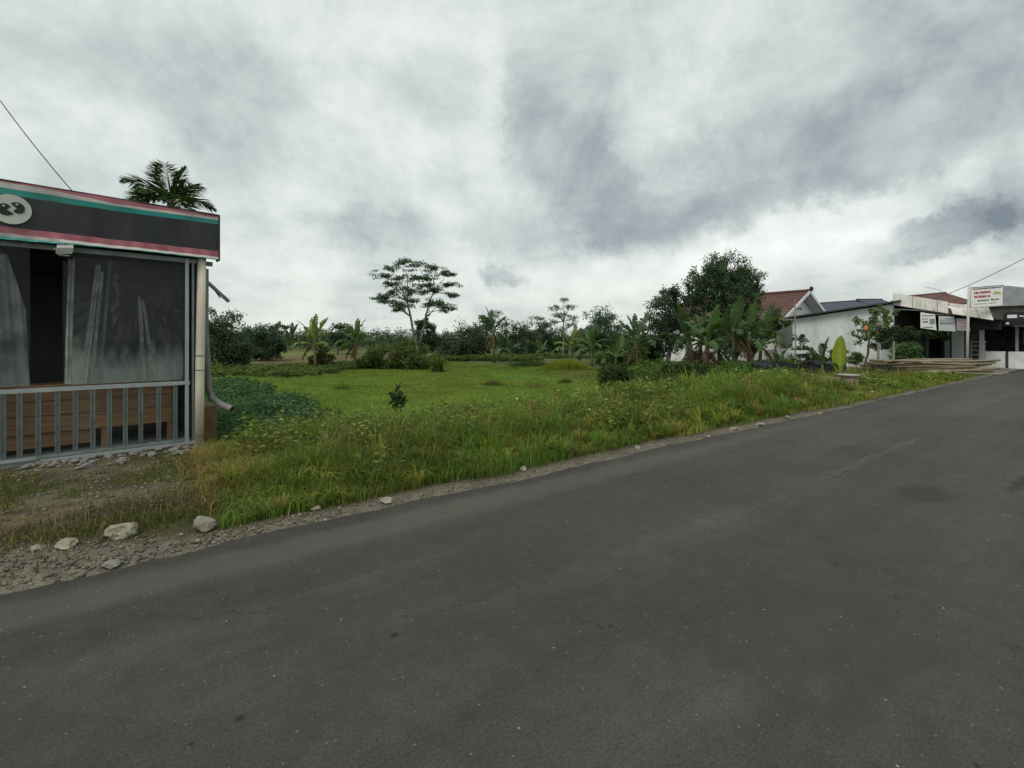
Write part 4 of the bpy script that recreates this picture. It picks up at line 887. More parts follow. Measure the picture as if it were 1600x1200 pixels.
# dark heap of burnt sticks left of the bamboo, and the black covered stacks behind
def sticks():
    r = random.Random(2); x0, y0 = GP(1381, 20.6)
    for i in range(46):
        L = r.uniform(.5, 1.3); a = r.uniform(-.9, .9) + (math.pi if r.random() < .5 else 0); t = r.uniform(-.25, .25)
        lx = r.gauss(0, .42); ly = r.gauss(0, .22); z = max(.04, .42 - abs(lx) * .38) * r.random()
        o = MB().tube([(-L / 2, 0, 0), (0, r.uniform(-.05, .05), r.uniform(-.02, .05)), (L / 2, r.uniform(-.1, .1), 0)], [.03, .026, .014], 5).build('burnt_stick', 'charred')
        x, y = x0 + lx, y0 + ly; o.location = (x, y, H(x, y) + .04 + z); o.rotation_euler = (0, t, a); tag(o, 'blackened stick in the dark heap left of the bamboo', 'stick', 'burnt sticks in a heap')
sticks()
def tarp(label, px, d, w, h, dp, seed):
    r = random.Random(seed); x, y = GP(px, d); bm = bmesh.new(); bmesh.ops.create_cube(bm, size=1); bmesh.ops.subdivide_edges(bm, edges=bm.edges[:], cuts=5, use_grid_fill=True)
    for v in bm.verts:
        t = v.co.z + .5; k = 1 - .12 * t; v.co = Vector((v.co.x * w * k + r.uniform(-.03, .03), v.co.y * dp * k + r.uniform(-.03, .03), t * h * (1 - .15 * abs(v.co.x)) + (r.uniform(-.11, .11) if t > .05 else 0)))
    me = bpy.data.meshes.new('tarpaulin_stack'); bm.to_mesh(me); bm.free(); me.materials.append(MATS['black_tarp']); o = bpy.data.objects.new('tarpaulin_stack', me); o.location = (x, y, H(x, y) - .05); link(o); tag(o, label, 'covered stack')
tarp('black tarpaulin heap under the bananas left of the thin pole', 1206, 19.0, 1.7, .66, .9, 1)
tarp('black tarpaulin heap between thin pole and bright banana leaf', 1284, 19.6, 1.6, .70, .9, 2)
S = thing('corrugated_sheet', 'pale corrugated sheet resting on the black heap', 'metal sheet', (*GP(1262, 20.4), .0))
q = MB()
for i in range(18): q.add([(-.8 + i * .09, -.35, .98 + .02 * (i % 2)), (-.71 + i * .09, -.35, .98 + .02 * ((i + 1) % 2)), (-.71 + i * .09, .4, 1.12 + .02 * ((i + 1) % 2)), (-.8 + i * .09, .4, 1.12 + .02 * (i % 2))], [(0, 1, 2, 3)])
q.build('sheet', 'grey_roof', S)
for a in (-.7, .7): MB().tube([(a, .0, -.2), (a, .0, 1.03)], .03, 6).build('prop_post', 'stake_wood', S)
# slatted bamboo stand far across the field
def stand():
    d = 46; x, y = GP(708, d); S = thing('bamboo_rack', 'tall slatted bamboo rack before the dark far trees', 'rack', (x, y, H(x, y)))
    for a in (-.5, .5):
        for b in (-.3, .3): MB().tube([(a, b, -.1), (a, b, 2.1)], .05, 6).build('post', 'rust_iron', S)
    for i in range(6): box('slat', 'stake_wood', S, -.6, .6, -.36, -.33, .35 + i * .36, .47 + i * .36)
stand()
# ================================================================== PLANTS
def unit(v): return v / np.maximum(np.linalg.norm(v, axis=-1, keepdims=True), 1e-6)
def leaf_arrays(P, A, Nn, L, W, C):
    """diamond leaves: P base, A axis, Nn face normal, L length, W width, C colour"""
    n = len(P); A = unit(A); B = unit(np.cross(Nn, A)); Nf = unit(np.cross(A, B)); L = np.asarray(L)[:, None]; W = np.asarray(W)[:, None]
    mid = P + A * L * .45 + Nf * L * .03
    V = np.stack([P, mid + B * W * .5 - Nf * W * .08, P + A * L - Nf * L * .12, mid - B * W * .5 - Nf * W * .08], 1).reshape(-1, 3)
    k = np.arange(n)[:, None] * 4; T = np.concatenate([k + np.array([[0, 1, 2]]), k + np.array([[0, 2, 3]])], 0)
    return V, T, np.repeat(C, 4, 0)
def tint(n, c, dv=.25, dh=.12, g=rng):
    c = np.asarray(c, float); b = 1 + g.uniform(-dv, dv, (n, 1)); h = g.uniform(-dh, dh, (n, 1))
    return np.clip(c * b * np.concatenate([1 + h, np.ones((n, 1)), 1 - h * .8], 1), .004, .8)
def clump_leaves(centers, radii, per, size, c, g, droop=.3, flat=1.0, c2=None, mixp=.0):
    """leaves round each clump centre, facing mostly outwards and up"""
    m = len(centers); cid = np.repeat(np.arange(m), per); n = len(cid)
    off = unit(g.normal(size=(n, 3))) * (g.random((n, 1)) ** .5); off[:, 2] *= flat
    P = centers[cid] + off * radii[cid][:, None]
    Nn = unit(off * .8 + g.normal(size=(n, 3)) * .55 + np.array([0, 0, .6])); A = g.normal(size=(n, 3)) + off * .6; A[:, 2] -= droop
    base = tint(m, c, .22, .10, g)[cid]; C = np.clip(base * (1 + g.uniform(-.22, .22, (n, 1))), .003, .8)
    if c2 is not None:
        k = g.random(n) < mixp; C[k] = tint(k.sum(), c2, .3, .1, g)
    L = size * g.uniform(.65, 1.35, n); return leaf_arrays(P, A, Nn, L, L * g.uniform(.38, .55, n), C)
def limb_path(a, b, g, bend=.12, n=5):
    a, b = np.array(a, float), np.array(b, float); q = []
    for i in range(n + 1):
        t = i / n; p = a + (b - a) * t; w = math.sin(math.pi * t) * bend * np.linalg.norm(b - a); p = p + np.array([g.uniform(-1, 1), g.uniform(-1, 1), g.uniform(-.2, .6)]) * w * .5; q.append(tuple(p))
    return q
def crown_points(shape, n, g, rmin=0.0):
    """clump centres through the outer part of a crown made of a few lobes"""
    cs = []; rs = []
    w = np.array([s[3] * s[4] * s[5] for s in shape]) ** .67; w /= w.sum()
    for k, s in enumerate(shape):
        m = max(3, int(n * w[k])); d = unit(g.normal(size=(m, 3))); rr = g.uniform(.12, 1.0, (m, 1)) ** .55
        cs.append(np.array(s[:3]) + d * rr * np.array(s[3:6])); rs.append(np.maximum(np.full(m, min(s[3:6])) * g.uniform(.22, .42, m), rmin))
    return np.concatenate(cs), np.concatenate(rs)
def tree(name, label, cat, px, d, lobes, clumps, per, leaf, c, seed, trunk=.12, group=None, z=None, barkm='bark', flat=.85, c2=None, mixp=0, lean=0.0, limbs=7, rmin=0.0):
    """lobes are (px, py, half width px, half height px, depth offset m) of the crown as built at distance d"""
    g = np.random.default_rng(seed); x, y = GP(px, d); gz = H(x, y) if z is None else z; k = d / 750
    S = thing(name, label, cat, (x, y, gz), 0, group)
    sh = [((q[0] - px) * k, q[4] if len(q) > 4 else 0.0, ZP(q[1], d) - gz, q[2] * k, max(q[2], q[3]) * k * .9, q[3] * k) for q in lobes]
    cc, rr = crown_points(sh, clumps, g, rmin); ok = cc[:, 2] - rr * .5 > 0.05; cc, rr = cc[ok], rr[ok]
    V, T, C = clump_leaves(cc, rr, per, leaf, c, g, flat=flat, c2=c2, mixp=mixp)
    np_obj('crown', V, T, 'foliage', C, S)
    top = max(sh, key=lambda q: q[2] + q[5]); low = min(q[2] - q[5] for q in sh); fork = max(.35, low + .25 * (top[2] - low))
    b = MB(); f = np.array([top[0] * .35 + lean * .5, top[1] * .3, fork]); b.tube(limb_path((0, 0, -.15), f, g, .05), np.linspace(trunk * 1.25, trunk * .8, 6), 8)
    ends = [q[:3] for q in sh] + [tuple(cc[i]) for i in g.choice(len(cc), min(limbs, len(cc)), replace=False)]
    for e in ends: b.tube(limb_path(f - np.array([0, 0, .05]), e, g, .15), np.linspace(trunk * .6, trunk * .12, 6), 5)
    b.build('trunk', barkm, S, smooth=True); return S
DARK = (.064, .100, .058); MIDG = (.085, .14, .042); BRIGHT = (.10, .17, .04); BLUEG = (.066, .122, .070); OLIVE = (.10, .12, .04)  # DARK leans blue and lighter: slight distance haze mixed into the leaf colour
FT = 'trees and bushes along the far side of the field'
tree('dark_tree', 'broad dark tree right beside the kiosk, leftmost of the field edge', 'tree', 350, 34, [(350, 530, 42, 44), (330, 520, 34, 36), (372, 548, 26, 28), (340, 562, 40, 18)], 150, 80, .20, DARK, 1, .14, FT)
tree('dark_tree', 'smaller dark round tree second from the kiosk', 'tree', 413, 40, [(413, 532, 26, 28), (428, 540, 16, 20), (402, 550, 22, 16)], 85, 80, .21, DARK, 2, .12, FT)
tree('small_tree', 'flat spreading little tree between second dark tree and far banana', 'tree', 436, 52, [(436, 510, 14, 6), (430, 520, 10, 5)], 16, 60, .2, DARK, 3, .06, FT)
tree('dark_tree', 'dark low tree between the two field bananas', 'tree', 528, 50, [(528, 522, 18, 17), (545, 528, 14, 14)], 50, 70, .22, DARK, 4, .1, FT)
tree('undergrowth_bush', 'olive bush at the foot of the first field banana', 'bush', 508, 32.4, [(508, 560, 18, 20), (490, 568, 12, 12)], 40, 80, .16, OLIVE, 5, .05, FT, c2=(.10, .07, .035), mixp=.3)
tree('undergrowth_bush', 'wide green bush under the tall feathery tree', 'bush', 610, 33, [(600, 560, 42, 24), (640, 555, 30, 26), (575, 566, 22, 14)], 110, 90, .16, (.08, .12, .034), 6, .05, FT, c2=(.10, .12, .04), mixp=.3)
tree('undergrowth_bush', 'pale green bush right of the feathery tree foot', 'bush', 658, 32.5, [(660, 562, 22, 20), (640, 570, 16, 12)], 50, 80, .16, (.10, .14, .04), 7, .05, FT)
tree('dark_tree', 'small dark tree hugging the feathery tree trunk', 'tree', 664, 41, [(662, 508, 15, 15), (672, 530, 18, 22), (650, 540, 16, 22)], 70, 70, .2, DARK, 8, .08, FT)
DT = [(700, 540, 22, 22), (733, 535, 26, 30), (748, 528, 20, 26), (800, 533, 28, 28), (812, 525, 16, 22), (840, 530, 20, 24), (862, 533, 24, 24), (900, 540, 26, 26), (960, 538, 26, 30)]
lab = ['low dark tree just right of the small dark tree', 'dark rounded tree left of the far banana', 'dark tree touching the left of the far banana', 'dark tree right of the far banana', 'narrow dark tree peak right of the far banana', 'dark tree under the slim feathery sapling', 'dark tree below the thin pale-stemmed tree', 'dark tree behind the small bright bananas', 'dark tree below and right of the round green tree']
for i, q in enumerate(DT):
    tree('dark_tree', lab[i], 'tree', q[0], 46 + (i * 37 % 9), [(q[0], q[1] - 3, q[2] * 1.15, q[3] * 1.1), (q[0] + 8, q[1] + 16, q[2] * 1.25, 20), (q[0] - 9, q[1] + 22, q[2] * 1.2, 16)], 85, 62, .22, [DARK, (.07, .092, .056), (.06, .098, .062)][i % 3], 20 + i, .12, FT)
tree('round_tree', 'dense round blue-green tree left of the tall house tree', 'tree', 938, 48, [(938, 515, 32, 37), (925, 530, 24, 22), (955, 535, 24, 24)], 140, 80, .2, BLUEG, 30, .15, FT)
tree('airy_tree', 'small airy tree crown just behind the far banana', 'tree', 772, 47, [(773, 494, 16, 13), (785, 507, 12, 8), (762, 508, 10, 6)], 40, 46, .13, BLUEG, 31, .07, FT, flat=.6, rmin=.36)
tree('airy_tree', 'slim feathery sapling left of the thin pale-stemmed tree', 'tree', 848, 44, [(838, 497, 10, 4), (854, 507, 12, 5), (843, 515, 10, 4)], 26, 46, .12, BLUEG, 32, .05, FT, flat=.45, limbs=4, rmin=.36)
tree('airy_tree', 'thin pale-stemmed tree with loose tiers of leaves', 'tree', 880, 42, [(880, 470, 9, 5), (868, 482, 11, 5), (890, 480, 11, 5), (875, 492, 14, 5), (895, 497, 12, 5), (866, 503, 8, 4), (892, 508, 12, 4)], 60, 42, .12, (.07, .10, .04), 33, .06, FT, barkm='pale_bark', flat=.45, limbs=8, rmin=.36)
tree('undergrowth_bush', 'leafy green bush between bright bananas and shrub bank', 'bush', 965, 28, [(955, 560, 26, 18), (985, 556, 26, 24)], 60, 80, .17, MIDG, 34, .05, FT)
tree('dark_tree', 'greyish dark tree leaning left of the tall house tree', 'tree', 1042, 29, [(1040, 485, 26, 36), (1058, 470, 18, 24), (1028, 512, 24, 26), (1056, 520, 28, 30)], 150, 62, .16, (.072, .098, .064), 35, .12, None)
tree('tall_tree', 'tall dark leafy tree standing before the red-roofed house', 'tree', 1135, 29.5, [(1140, 424, 44, 30), (1102, 438, 30, 26), (1168, 436, 28, 28), (1132, 455, 54, 34), (1166, 472, 32, 30), (1094, 470, 26, 28), (1135, 500, 50, 26)], 420, 70, .15, (.064, .108, .058), 36, .2, None, limbs=14)
tree('shrub', 'leafy creeping shrub on the left roof slope side of the house', 'bush', 1213, 27, [(1210, 505, 26, 12), (1190, 520, 20, 14)], 40, 60, .13, (.055, .085, .032), 37, .04, None)
tree('shrub', 'thin dark shrub before the white shop wall corner', 'bush', 1250, 24.5, [(1250, 530, 12, 10), (1256, 548, 14, 12), (1244, 552, 12, 10)], 26, 40, .12, DARK, 38, .04, None)
tree('clipped_shrub', 'tiny dark dome-clipped shrub against the white shop wall', 'bush', 1287, 26, [(1287, 541, 7, 5), (1287, 550, 4, 5)], 14, 60, .08, (.02, .034, .018), 39, .04, None)
tree('fruit_tree', 'slender tree with one orange fruit before the white shop wall', 'tree', 1352, 22, [(1372, 485, 18, 8), (1390, 489, 12, 8), (1376, 500, 22, 8), (1350, 502, 14, 12), (1344, 528, 12, 14), (1362, 512, 12, 10)], 60, 20, .15, (.11, .165, .06), 40, .05, None, flat=.7, c2=(.18, .22, .08), mixp=.3, limbs=10)
x, y = GP(1353, 21.7); fo = bpy.data.objects.new('orange_fruit', stone_mesh('orange_fruit', .12, .12, .12, 77, 'fruit_orange', 2, .02)); fo.location = (x, y, ZP(514, 21.7) - .02); link(fo); tag(fo, 'orange fruit hanging in the slender tree', 'fruit')
tree('shrub', 'rounded green shrub behind the bamboo beside the shop porch', 'bush', 1420, 24.6, [(1420, 548, 22, 15), (1405, 553, 16, 12), (1432, 552, 12, 12)], 60, 70, .12, (.08, .145, .05), 41, .04, None, c2=(.12, .17, .08), mixp=.25)
tree('shrub', 'dark sprawling shrub in the shade of the shop porch', 'bush', 1395, 26.5, [(1400, 520, 28, 14), (1380, 532, 18, 16), (1440, 522, 30, 9), (1480, 524, 16, 7)], 90, 60, .14, (.04, .068, .03), 42, .05, None)
for i, (px, d, lob, lb) in enumerate(((1312, 27.5, [(1312, 556, 16, 10), (1300, 562, 12, 8)], 'low green shrub at the foot of the white shop wall, behind the bright leaf'), (1338, 25.5, [(1338, 560, 13, 10)], 'small dark shrub at the white wall foot, left of the fruit tree'), (1262, 26.5, [(1264, 556, 14, 10), (1275, 561, 12, 8)], 'ragged green shrub at the white wall foot near its far corner'))):
    tree('shrub', lb, 'bush', px, d, lob, 30, 50, .12, (.07, .11, .045), 80 + i, .03, None)
# shrubs growing out of the verge
VS = 'shrubs in the verge'
tree('verge_shrub', 'dark rounded shrub rising from the verge at field corner', 'bush', 968, 13.2, [(966, 592, 27, 24), (952, 610, 18, 18), (990, 598, 22, 22)], 60, 90, .085, (.05, .085, .03), 43, .02, VS)
tree('verge_shrub', 'dark leafy shrub under the banana clump', 'bush', 1070, 14.5, [(1070, 584, 38, 19), (1050, 598, 26, 16), (1095, 590, 28, 19)], 80, 90, .09, (.05, .085, .03), 44, .02, VS)
tree('verge_shrub', 'bright green shrub between dark shrub and tarpaulin heap', 'bush', 1135, 15.0, [(1130, 592, 34, 14), (1160, 590, 26, 15)], 70, 90, .08, (.08, .14, .036), 45, .02, VS)
tree('verge_shrub', 'low green shrub in front of the tarpaulin heap', 'bush', 1220, 15.4, [(1215, 602, 30, 9), (1245, 604, 24, 8)], 44, 80, .08, (.07, .115, .034), 46, .02, VS)
tree('verge_shrub', 'leafy green shrub left of the concrete pots', 'bush', 1268, 15.0, [(1268, 602, 22, 10)], 36, 80, .08, (.07, .115, .036), 47, .02, VS)

# tall feathery two-stemmed tree
def feathery():
    d = 38.0; px = 655; x, y = GP(px, d); gz = H(x, y); k = d / 750; g = np.random.default_rng(50)
    S = thing('feathery_tree', 'tall umbrella-crowned feathery tree alone at the field far edge', 'tree', (x, y, gz), 0)
    def W(p, q, dy=0): return np.array([(p - px) * k, dy, ZP(q, d) - gz])
    b = MB(); base = W(655, 575); base[2] = -.15
    f1 = [base, W(652, 545), W(646, 520), W(642, 495, -.1), W(637, 470, -.2)]; f2 = [W(652, 548), W(660, 520, .2), W(664, 495, .3), W(670, 470, .4), W(676, 455, .5)]
    b.tube([tuple(p) for p in f1], [.14, .12, .10, .085, .06], 8); b.tube([tuple(p) for p in f2], [.08, .075, .07, .06, .045], 7)
    sprays = [(612, 417, 22), (634, 412, 20), (655, 416, 20), (680, 420, 20), (698, 426, 16), (602, 432, 20), (625, 430, 24), (648, 434, 24), (672, 436, 24), (700, 442, 16), (588, 462, 18), (606, 456, 22), (632, 450, 24), (655, 456, 22), (682, 452, 22), (706, 460, 18), (598, 468, 18), (620, 474, 18), (640, 470, 18), (690, 476, 14), (700, 482, 14), (678, 476, 14), (624, 481, 10), (660, 444, 24), (615, 444, 22)]
    Vs, Ts, Cs = [], [], []; off = 0
    for i, (a, c, w) in enumerate(sprays):
        dy = g.uniform(-1.3, 1.3); e = W(a, c, dy); st = np.array(f1[4] if a < 650 else f2[4]) if c < 462 else np.array(f1[3] if a < 650 else f2[2])
        b.tube(limb_path(st, e, g, .18), np.linspace(.05, .012, 6), 5)
        m = 13; cc = e + g.normal(size=(m, 3)) * np.array([w * k * .42, w * k * .40, .11]); cc[:, 2] -= .10 * np.abs(cc[:, 0] - e[0])
        for q in cc[:6]: b.tube([tuple(e - np.array([0, 0, .05])), tuple(q)], [.016, .006], 4)
        V, T, C = clump_leaves(cc, np.full(m, .38), 46, .135, (.056, .105, .055), g, droop=.1, flat=.32)
        Vs.append(V); Ts.append(T + off); Cs.append(C); off += len(V)
    np_obj('crown', np.concatenate(Vs), np.concatenate(Ts), 'foliage', np.concatenate(Cs), S)
    b.build('trunk', 'pale_bark', S, smooth=True)
feathery()

# ------------------------------------------------------------------ bananas
def banana_leaf(seed, a0, a1, W=.26, torn=.5, c=(.07, .13, .035)):
    """one blade of unit length rising at angle a0 and arching to a1, torn into strips"""
    g = random.Random(seed); n = 11; pts = [Vector((0, 0, 0))]; ang = []
    for i in range(n):
        t = i / (n - 1); a = a0 + (a1 - a0) * t ** 1.3; ang.append(a); pts.append(pts[-1] + Vector((math.cos(a), 0, math.sin(a))) / n)
    V, T, C = [], [], []
    def q(a, b, c_, d, colr):
        k = len(V); V.extend([a, b, c_, d]); T.extend([(k, k + 1, k + 2), (k, k + 2, k + 3)]); C.extend([colr] * 4)
    def wd(t): return W * max(0.03, min(1, (t - .12) / .2)) * (1 - max(0, (t - .72) / .28) ** 2.2 * .93) if t > .12 else .012
    for s in (-1, 1):
        fold = g.uniform(.15, .45)
        for i in range(1, n):
            t0, t1 = i / n, (i + 1) / n; nrm = Vector((-math.sin(ang[min(i, n - 1)]), 0, math.cos(ang[min(i, n - 1)])))
            dr = fold - (g.uniform(0, 1.0) if g.random() < torn else g.uniform(0, .15)); w = wd((t0 + t1) / 2) * g.uniform(.9, 1.05); gap = .12 if g.random() < torn else 0
            side = Vector((0, s, 0)) * math.cos(dr) + nrm * math.sin(dr); fw = (pts[i + 1] - pts[i])
            p0, p1 = pts[i], pts[i + 1] - fw * gap; m0 = p0 + side * w * .55 + fw * .2; m1 = p1 + side * w * .55 + fw * .2
            s2 = side - nrm * (.35 + .5 * g.random() * torn); w1 = wd(t1)
            e0 = m0 + s2 * w * .5 + fw * .25; e1 = m1 + s2 * (w * .5 if i < n - 1 else .01) + fw * .12
            b = g.uniform(.82, 1.15); cc = (c[0] * b, c[1] * b, c[2] * b)
            q(p0, p1, m1, m0, cc); q(m0, m1, e1, e0, tuple(x * .94 for x in cc))
    rib = MB().tube([tuple(p) for p in pts], [max(.003, .022 * (1 - i / n)) for i in range(n + 1)], 5); k = len(V)
    for p in rib.v: V.append(Vector(p)); C.append((c[0] * 1.7, c[1] * 1.45, c[2] * 1.5))
    for f in rib.f:
        for j in range(1, len(f) - 1): T.append((k + f[0], k + f[j], k + f[j + 1]))
    me = np_mesh('leaf', [tuple(v) for v in V], T, np.array(C)); me.materials.append(MATS['banana_leaf']); me.polygons.foreach_set('use_smooth', [True] * len(me.polygons)); return me
GC = (.085, .145, .052); YC = (.15, .21, .06); DC = (.064, .11, .052)
LEAF = {}
for key, c in (('g', GC), ('y', YC), ('d', DC)):
    LEAF[key] = [banana_leaf(i * 7 + ord(key), R(a0), R(a1), .105 + .012 * (i % 3), tn, c) for i, (a0, a1, tn) in enumerate(((86, 70, .05), (78, 40, .25), (70, 5, .35), (62, -25, .5), (50, -50, .6), (35, -65, .7), (74, 20, .6)))]
DEADM = banana_leaf(99, R(-30), R(-88), .10, .9, (.085, .06, .035))
def banana(label, px, d, hs, leaf, nl, seed, key='g', group='banana plants', dead=3, upright=0, z=None, sink=0):
    g = random.Random(seed); x, y = GP(px, d); gz = H(x, y) if z is None else z; S = thing('banana_plant', label, 'banana plant', (x, y, gz - sink), 0, group)
    ln = g.uniform(-.12, .12)
    r0 = .05 + .03 * hs
    MB().tube([(0, 0, -.08), (ln * .3, 0, hs * .4), (ln, 0, hs), (ln * 1.1, 0, hs * 1.08)], [r0, r0 * .85, r0 * .62, r0 * .3], 9).build('stem', 'banana_stem', S, smooth=True)
    yaw = g.uniform(0, 6.28)
    for i in range(nl):
        j = min(6, int(i * 6.2 / nl)) if i >= upright else 0
        o = bpy.data.objects.new('leaf', LEAF[key][j if j != 6 else 6]); link(o, S); s = leaf * g.uniform(.82, 1.12); o.scale = (s, s * g.uniform(.9, 1.2), s)
        o.location = (ln * (1 if hs > .4 else .5), 0, hs * (1.0 - .02 * i)); o.rotation_euler = (g.uniform(-.35, .35), g.uniform(-.15, .25), yaw + i * 2.4 + g.uniform(-.25, .25))
    for i in range(dead):
        o = bpy.data.objects.new('dead_leaf', DEADM); link(o, S); s = leaf * g.uniform(.55, .85); o.scale = (s, s, s); o.location = (ln, 0, hs * g.uniform(.75, .95)); o.rotation_euler = (0, 0, g.uniform(0, 6.28))
    return S
BF = 'bananas at the far edge of the field'; BH = 'bananas before the house'
banana('yellowish banana plant at the field far edge, nearest the kiosk', 493, 31, 1.9, 1.75, 10, 1, 'y', BF, 3)
banana('green banana plant between yellowish banana and feathery tree', 554, 31.5, 1.95, 1.75, 10, 2, 'g', BF, 4)
banana('distant rounded banana clump on the skyline left of the yellowish banana', 455, 62, 1.6, 2.0, 14, 3, 'd', BF, 0)
banana('tall blue-green banana before the dark far trees', 772, 36, 2.4, 1.9, 9, 4, 'd', BF, 4)
banana('small banana shoot below the dark trees, right of tall one', 845, 34, .7, 1.2, 8, 5, 'g', BF, 0)
banana('bright yellow-green banana below the round tree', 891, 33, 1.2, 1.6, 8, 6, 'y', BF, 1)
banana('spreading green banana right of the bright yellow-green one', 925, 32, 1.3, 1.6, 10, 7, 'g', BF, 1)
banana('short banana with pale underleaves left of the far shoot', 798, 35, .8, 1.3, 8, 8, 'd', BF, 0)
banana('dark ragged banana just left of the garden wall', 995, 25, 1.7, 1.7, 10, 9, 'd', BH, 6)
banana('low banana between ragged banana and bright bananas', 962, 27, .8, 1.4, 8, 10, 'g', BH, 1)
banana('banana with spread leaves above the garden wall pillar', 1075, 21, 1.6, 1.6, 10, 11, 'd', BH, 5)
banana('leaning banana second from the wall pillar', 1105, 20.2, 1.5, 1.6, 9, 12, 'g', BH, 6)
banana('tallest banana in the middle of the house clump', 1148, 20.4, 1.9, 1.55, 10, 13, 'd', BH, 8, 2)
banana('banana with upright pale leaves right of the tallest', 1172, 20.8, 1.75, 1.5, 9, 14, 'g', BH, 6, 2)
banana('banana drooping long leaves towards the house gable', 1186, 21.4, 1.5, 1.75, 9, 15, 'd', BH, 5)
banana('banana partly hidden between leaning banana and tallest one', 1125, 21.6, 1.5, 1.6, 9, 21, 'd', BH, 5)
banana('slim banana right behind the leaning banana', 1092, 22.0, 1.7, 1.5, 8, 22, 'g', BH, 5)
banana('small banana before the left tarpaulin heap', 1219, 19, .55, .95, 6, 16, 'g', BH, 0)
banana('squat banana with broad leaves left of the bright leaf', 1285, 19.0, .55, 1.05, 7, 17, 'd', BH, 1)
# young plant with one broad upright yellow-green leaf
def brightleaf():
    d = 17.2; x, y = GP(1312, d); g = H(x, y); S = thing('banana_plant', 'young banana with one broad upright yellow-green leaf', 'banana plant', (x, y, g), 0, BH)
    MB().tube([(0, 0, -.08), (0, 0, .35), (.01, 0, .52)], [.07, .055, .03], 9).build('stem', 'banana_stem', S, smooth=True)
    V, T, C = [], [], []; n = 14
    for i in range(n + 1):
        t = i / n; w = .245 * (math.sin(math.pi * min(1, t * .93 + .05)) ** .55) + .01; z = .42 + t * 1.28; yb = -.10 * t * t
        for j, s in enumerate((-1, -.5, 0, .5, 1)): V.append((w * s + .01 * math.sin(i * 2 + s), yb + .05 * s * s + (0.012 if j == 2 else 0), z - .05 * abs(s))); C.append((.25, .30, .035) if j != 2 else (.32, .36, .08))
    for i in range(n):
        for j in range(4): a = i * 5 + j; T += [(a, a + 1, a + 6), (a, a + 6, a + 5)]
    np_obj('leaf', V, T, 'banana_leaf', np.array(C), S)
    for i, (j, s, yaw) in enumerate(((3, .85, .1), (3, .7, 3.3), (4, .6, 1.2))):
        o = bpy.data.objects.new('leaf', LEAF['g'][j]); link(o, S); o.scale = (s, s * 1.4, s); o.location = (0, 0, .45); o.rotation_euler = (0, 0, yaw)
brightleaf()
# areca palm behind the kiosk
def palm():
    d = 12.2; x, y = GP(268, d); g = H(x, y); S = thing('palm_tree', 'feather palm rising behind the kiosk banner', 'palm', (x, y, g)); zt = ZP(318, d) - g
    MB().tube([(0, 0, -.1), (.05, 0, zt * .5), (0, 0, zt)], [.13, .10, .08], 10).build('trunk', 'pale_bark', S, smooth=True)
    def frond(seed, a0, a1):
        g_ = random.Random(seed); n = 24; p = Vector((0, 0, 0)); V, T, C = [], [], []
        pts = []
        for i in range(n + 1):
            t = i / n; a = a0 + (a1 - a0) * t; pts.append(Vector(p)); p = p + Vector((math.cos(a), 0, math.sin(a))) / n
        for i in range(3, n + 1):
            t = i / n; f = (pts[min(i + 1, n)] - pts[i - 1]).normalized(); L = .42 * math.sin(math.pi * (.15 + .8 * t)) + .08
            for s in (-1, 1):
                for rep in (0, 1):
                    dv = (f * g_.uniform(.55, .8) + Vector((0, s, 0)) * g_.uniform(.6, .9) + Vector((0, 0, g_.uniform(-.45, .05)))).normalized(); sd = dv.cross(Vector((0, 0, 1))).normalized() * .017
                    b0 = pts[i] - f * (.02 * rep); m = b0 + dv * L * .55; e = b0 + dv * L + Vector((0, 0, -.06 * L)); k = len(V)
                    V.extend([b0, m + sd, e, m - sd]); T.extend([(k, k + 1, k + 2), (k, k + 2, k + 3)]); br = g_.uniform(.75, 1.25); C.extend([(.05 * br, .085 * br, .036 * br)] * 4)
        rib = MB().tube([tuple(q) for q in pts], [.014 * (1 - i / (n + 1)) + .002 for i in range(n + 1)], 5); k = len(V)
        for q in rib.v: V.append(Vector(q)); C.append((.09, .11, .04))
        for f_ in rib.f:
            for j in range(1, len(f_) - 1): T.append((k + f_[0], k + f_[j], k + f_[j + 1]))
        me = np_mesh('frond', [tuple(v) for v in V], T, np.array(C)); me.materials.append(MATS['foliage']); return me
    fm = [frond(i, R(a), R(b)) for i, (a, b) in enumerate(((84, 60), (75, 20), (62, -10), (48, -40), (35, -60)))]
    for i in range(13):
        o = bpy.data.objects.new('frond', fm[[0, 0, 1, 1, 2, 2, 2, 3, 3, 3, 4, 4, 4][i]]); link(o, S); s = rnd.uniform(1.0, 1.35); o.scale = (s, s, s); o.location = (0, 0, zt - .05); o.rotation_euler = (0, 0, i * 2.4 + .35)
palm()

# ------------------------------------------------------------------ grass and weeds: masses nobody could count
def blades(x, y, L, w, C, bend=.5, g=rng, z=None):
    n = len(x); z = hgt(x, y) if z is None else z; a = g.uniform(0, 2 * np.pi, n); D = np.stack([np.cos(a), np.sin(a), np.zeros(n)], 1); Sd = np.stack([-np.sin(a), np.cos(a), np.zeros(n)], 1)
    P = np.stack([x, y, z - .01], 1); up = np.array([0, 0, 1.0]); be = (bend * g.uniform(.1, 1.3, n))[:, None]; L = L[:, None]; w = w[:, None]
    m = P + up * L * .58 + D * L * be * .28; t = P + up * L * (1 - .28 * be) + D * L * be
    V = np.stack([P - Sd * w * .5, P + Sd * w * .5, m + Sd * w * .42, m - Sd * w * .42, t], 1).reshape(-1, 3)
    k = np.arange(n)[:, None] * 5; T = np.concatenate([k + np.array([[0, 1, 2]]), k + np.array([[0, 2, 3]]), k + np.array([[3, 2, 4]])]); return V, T, np.repeat(C, 5, 0)
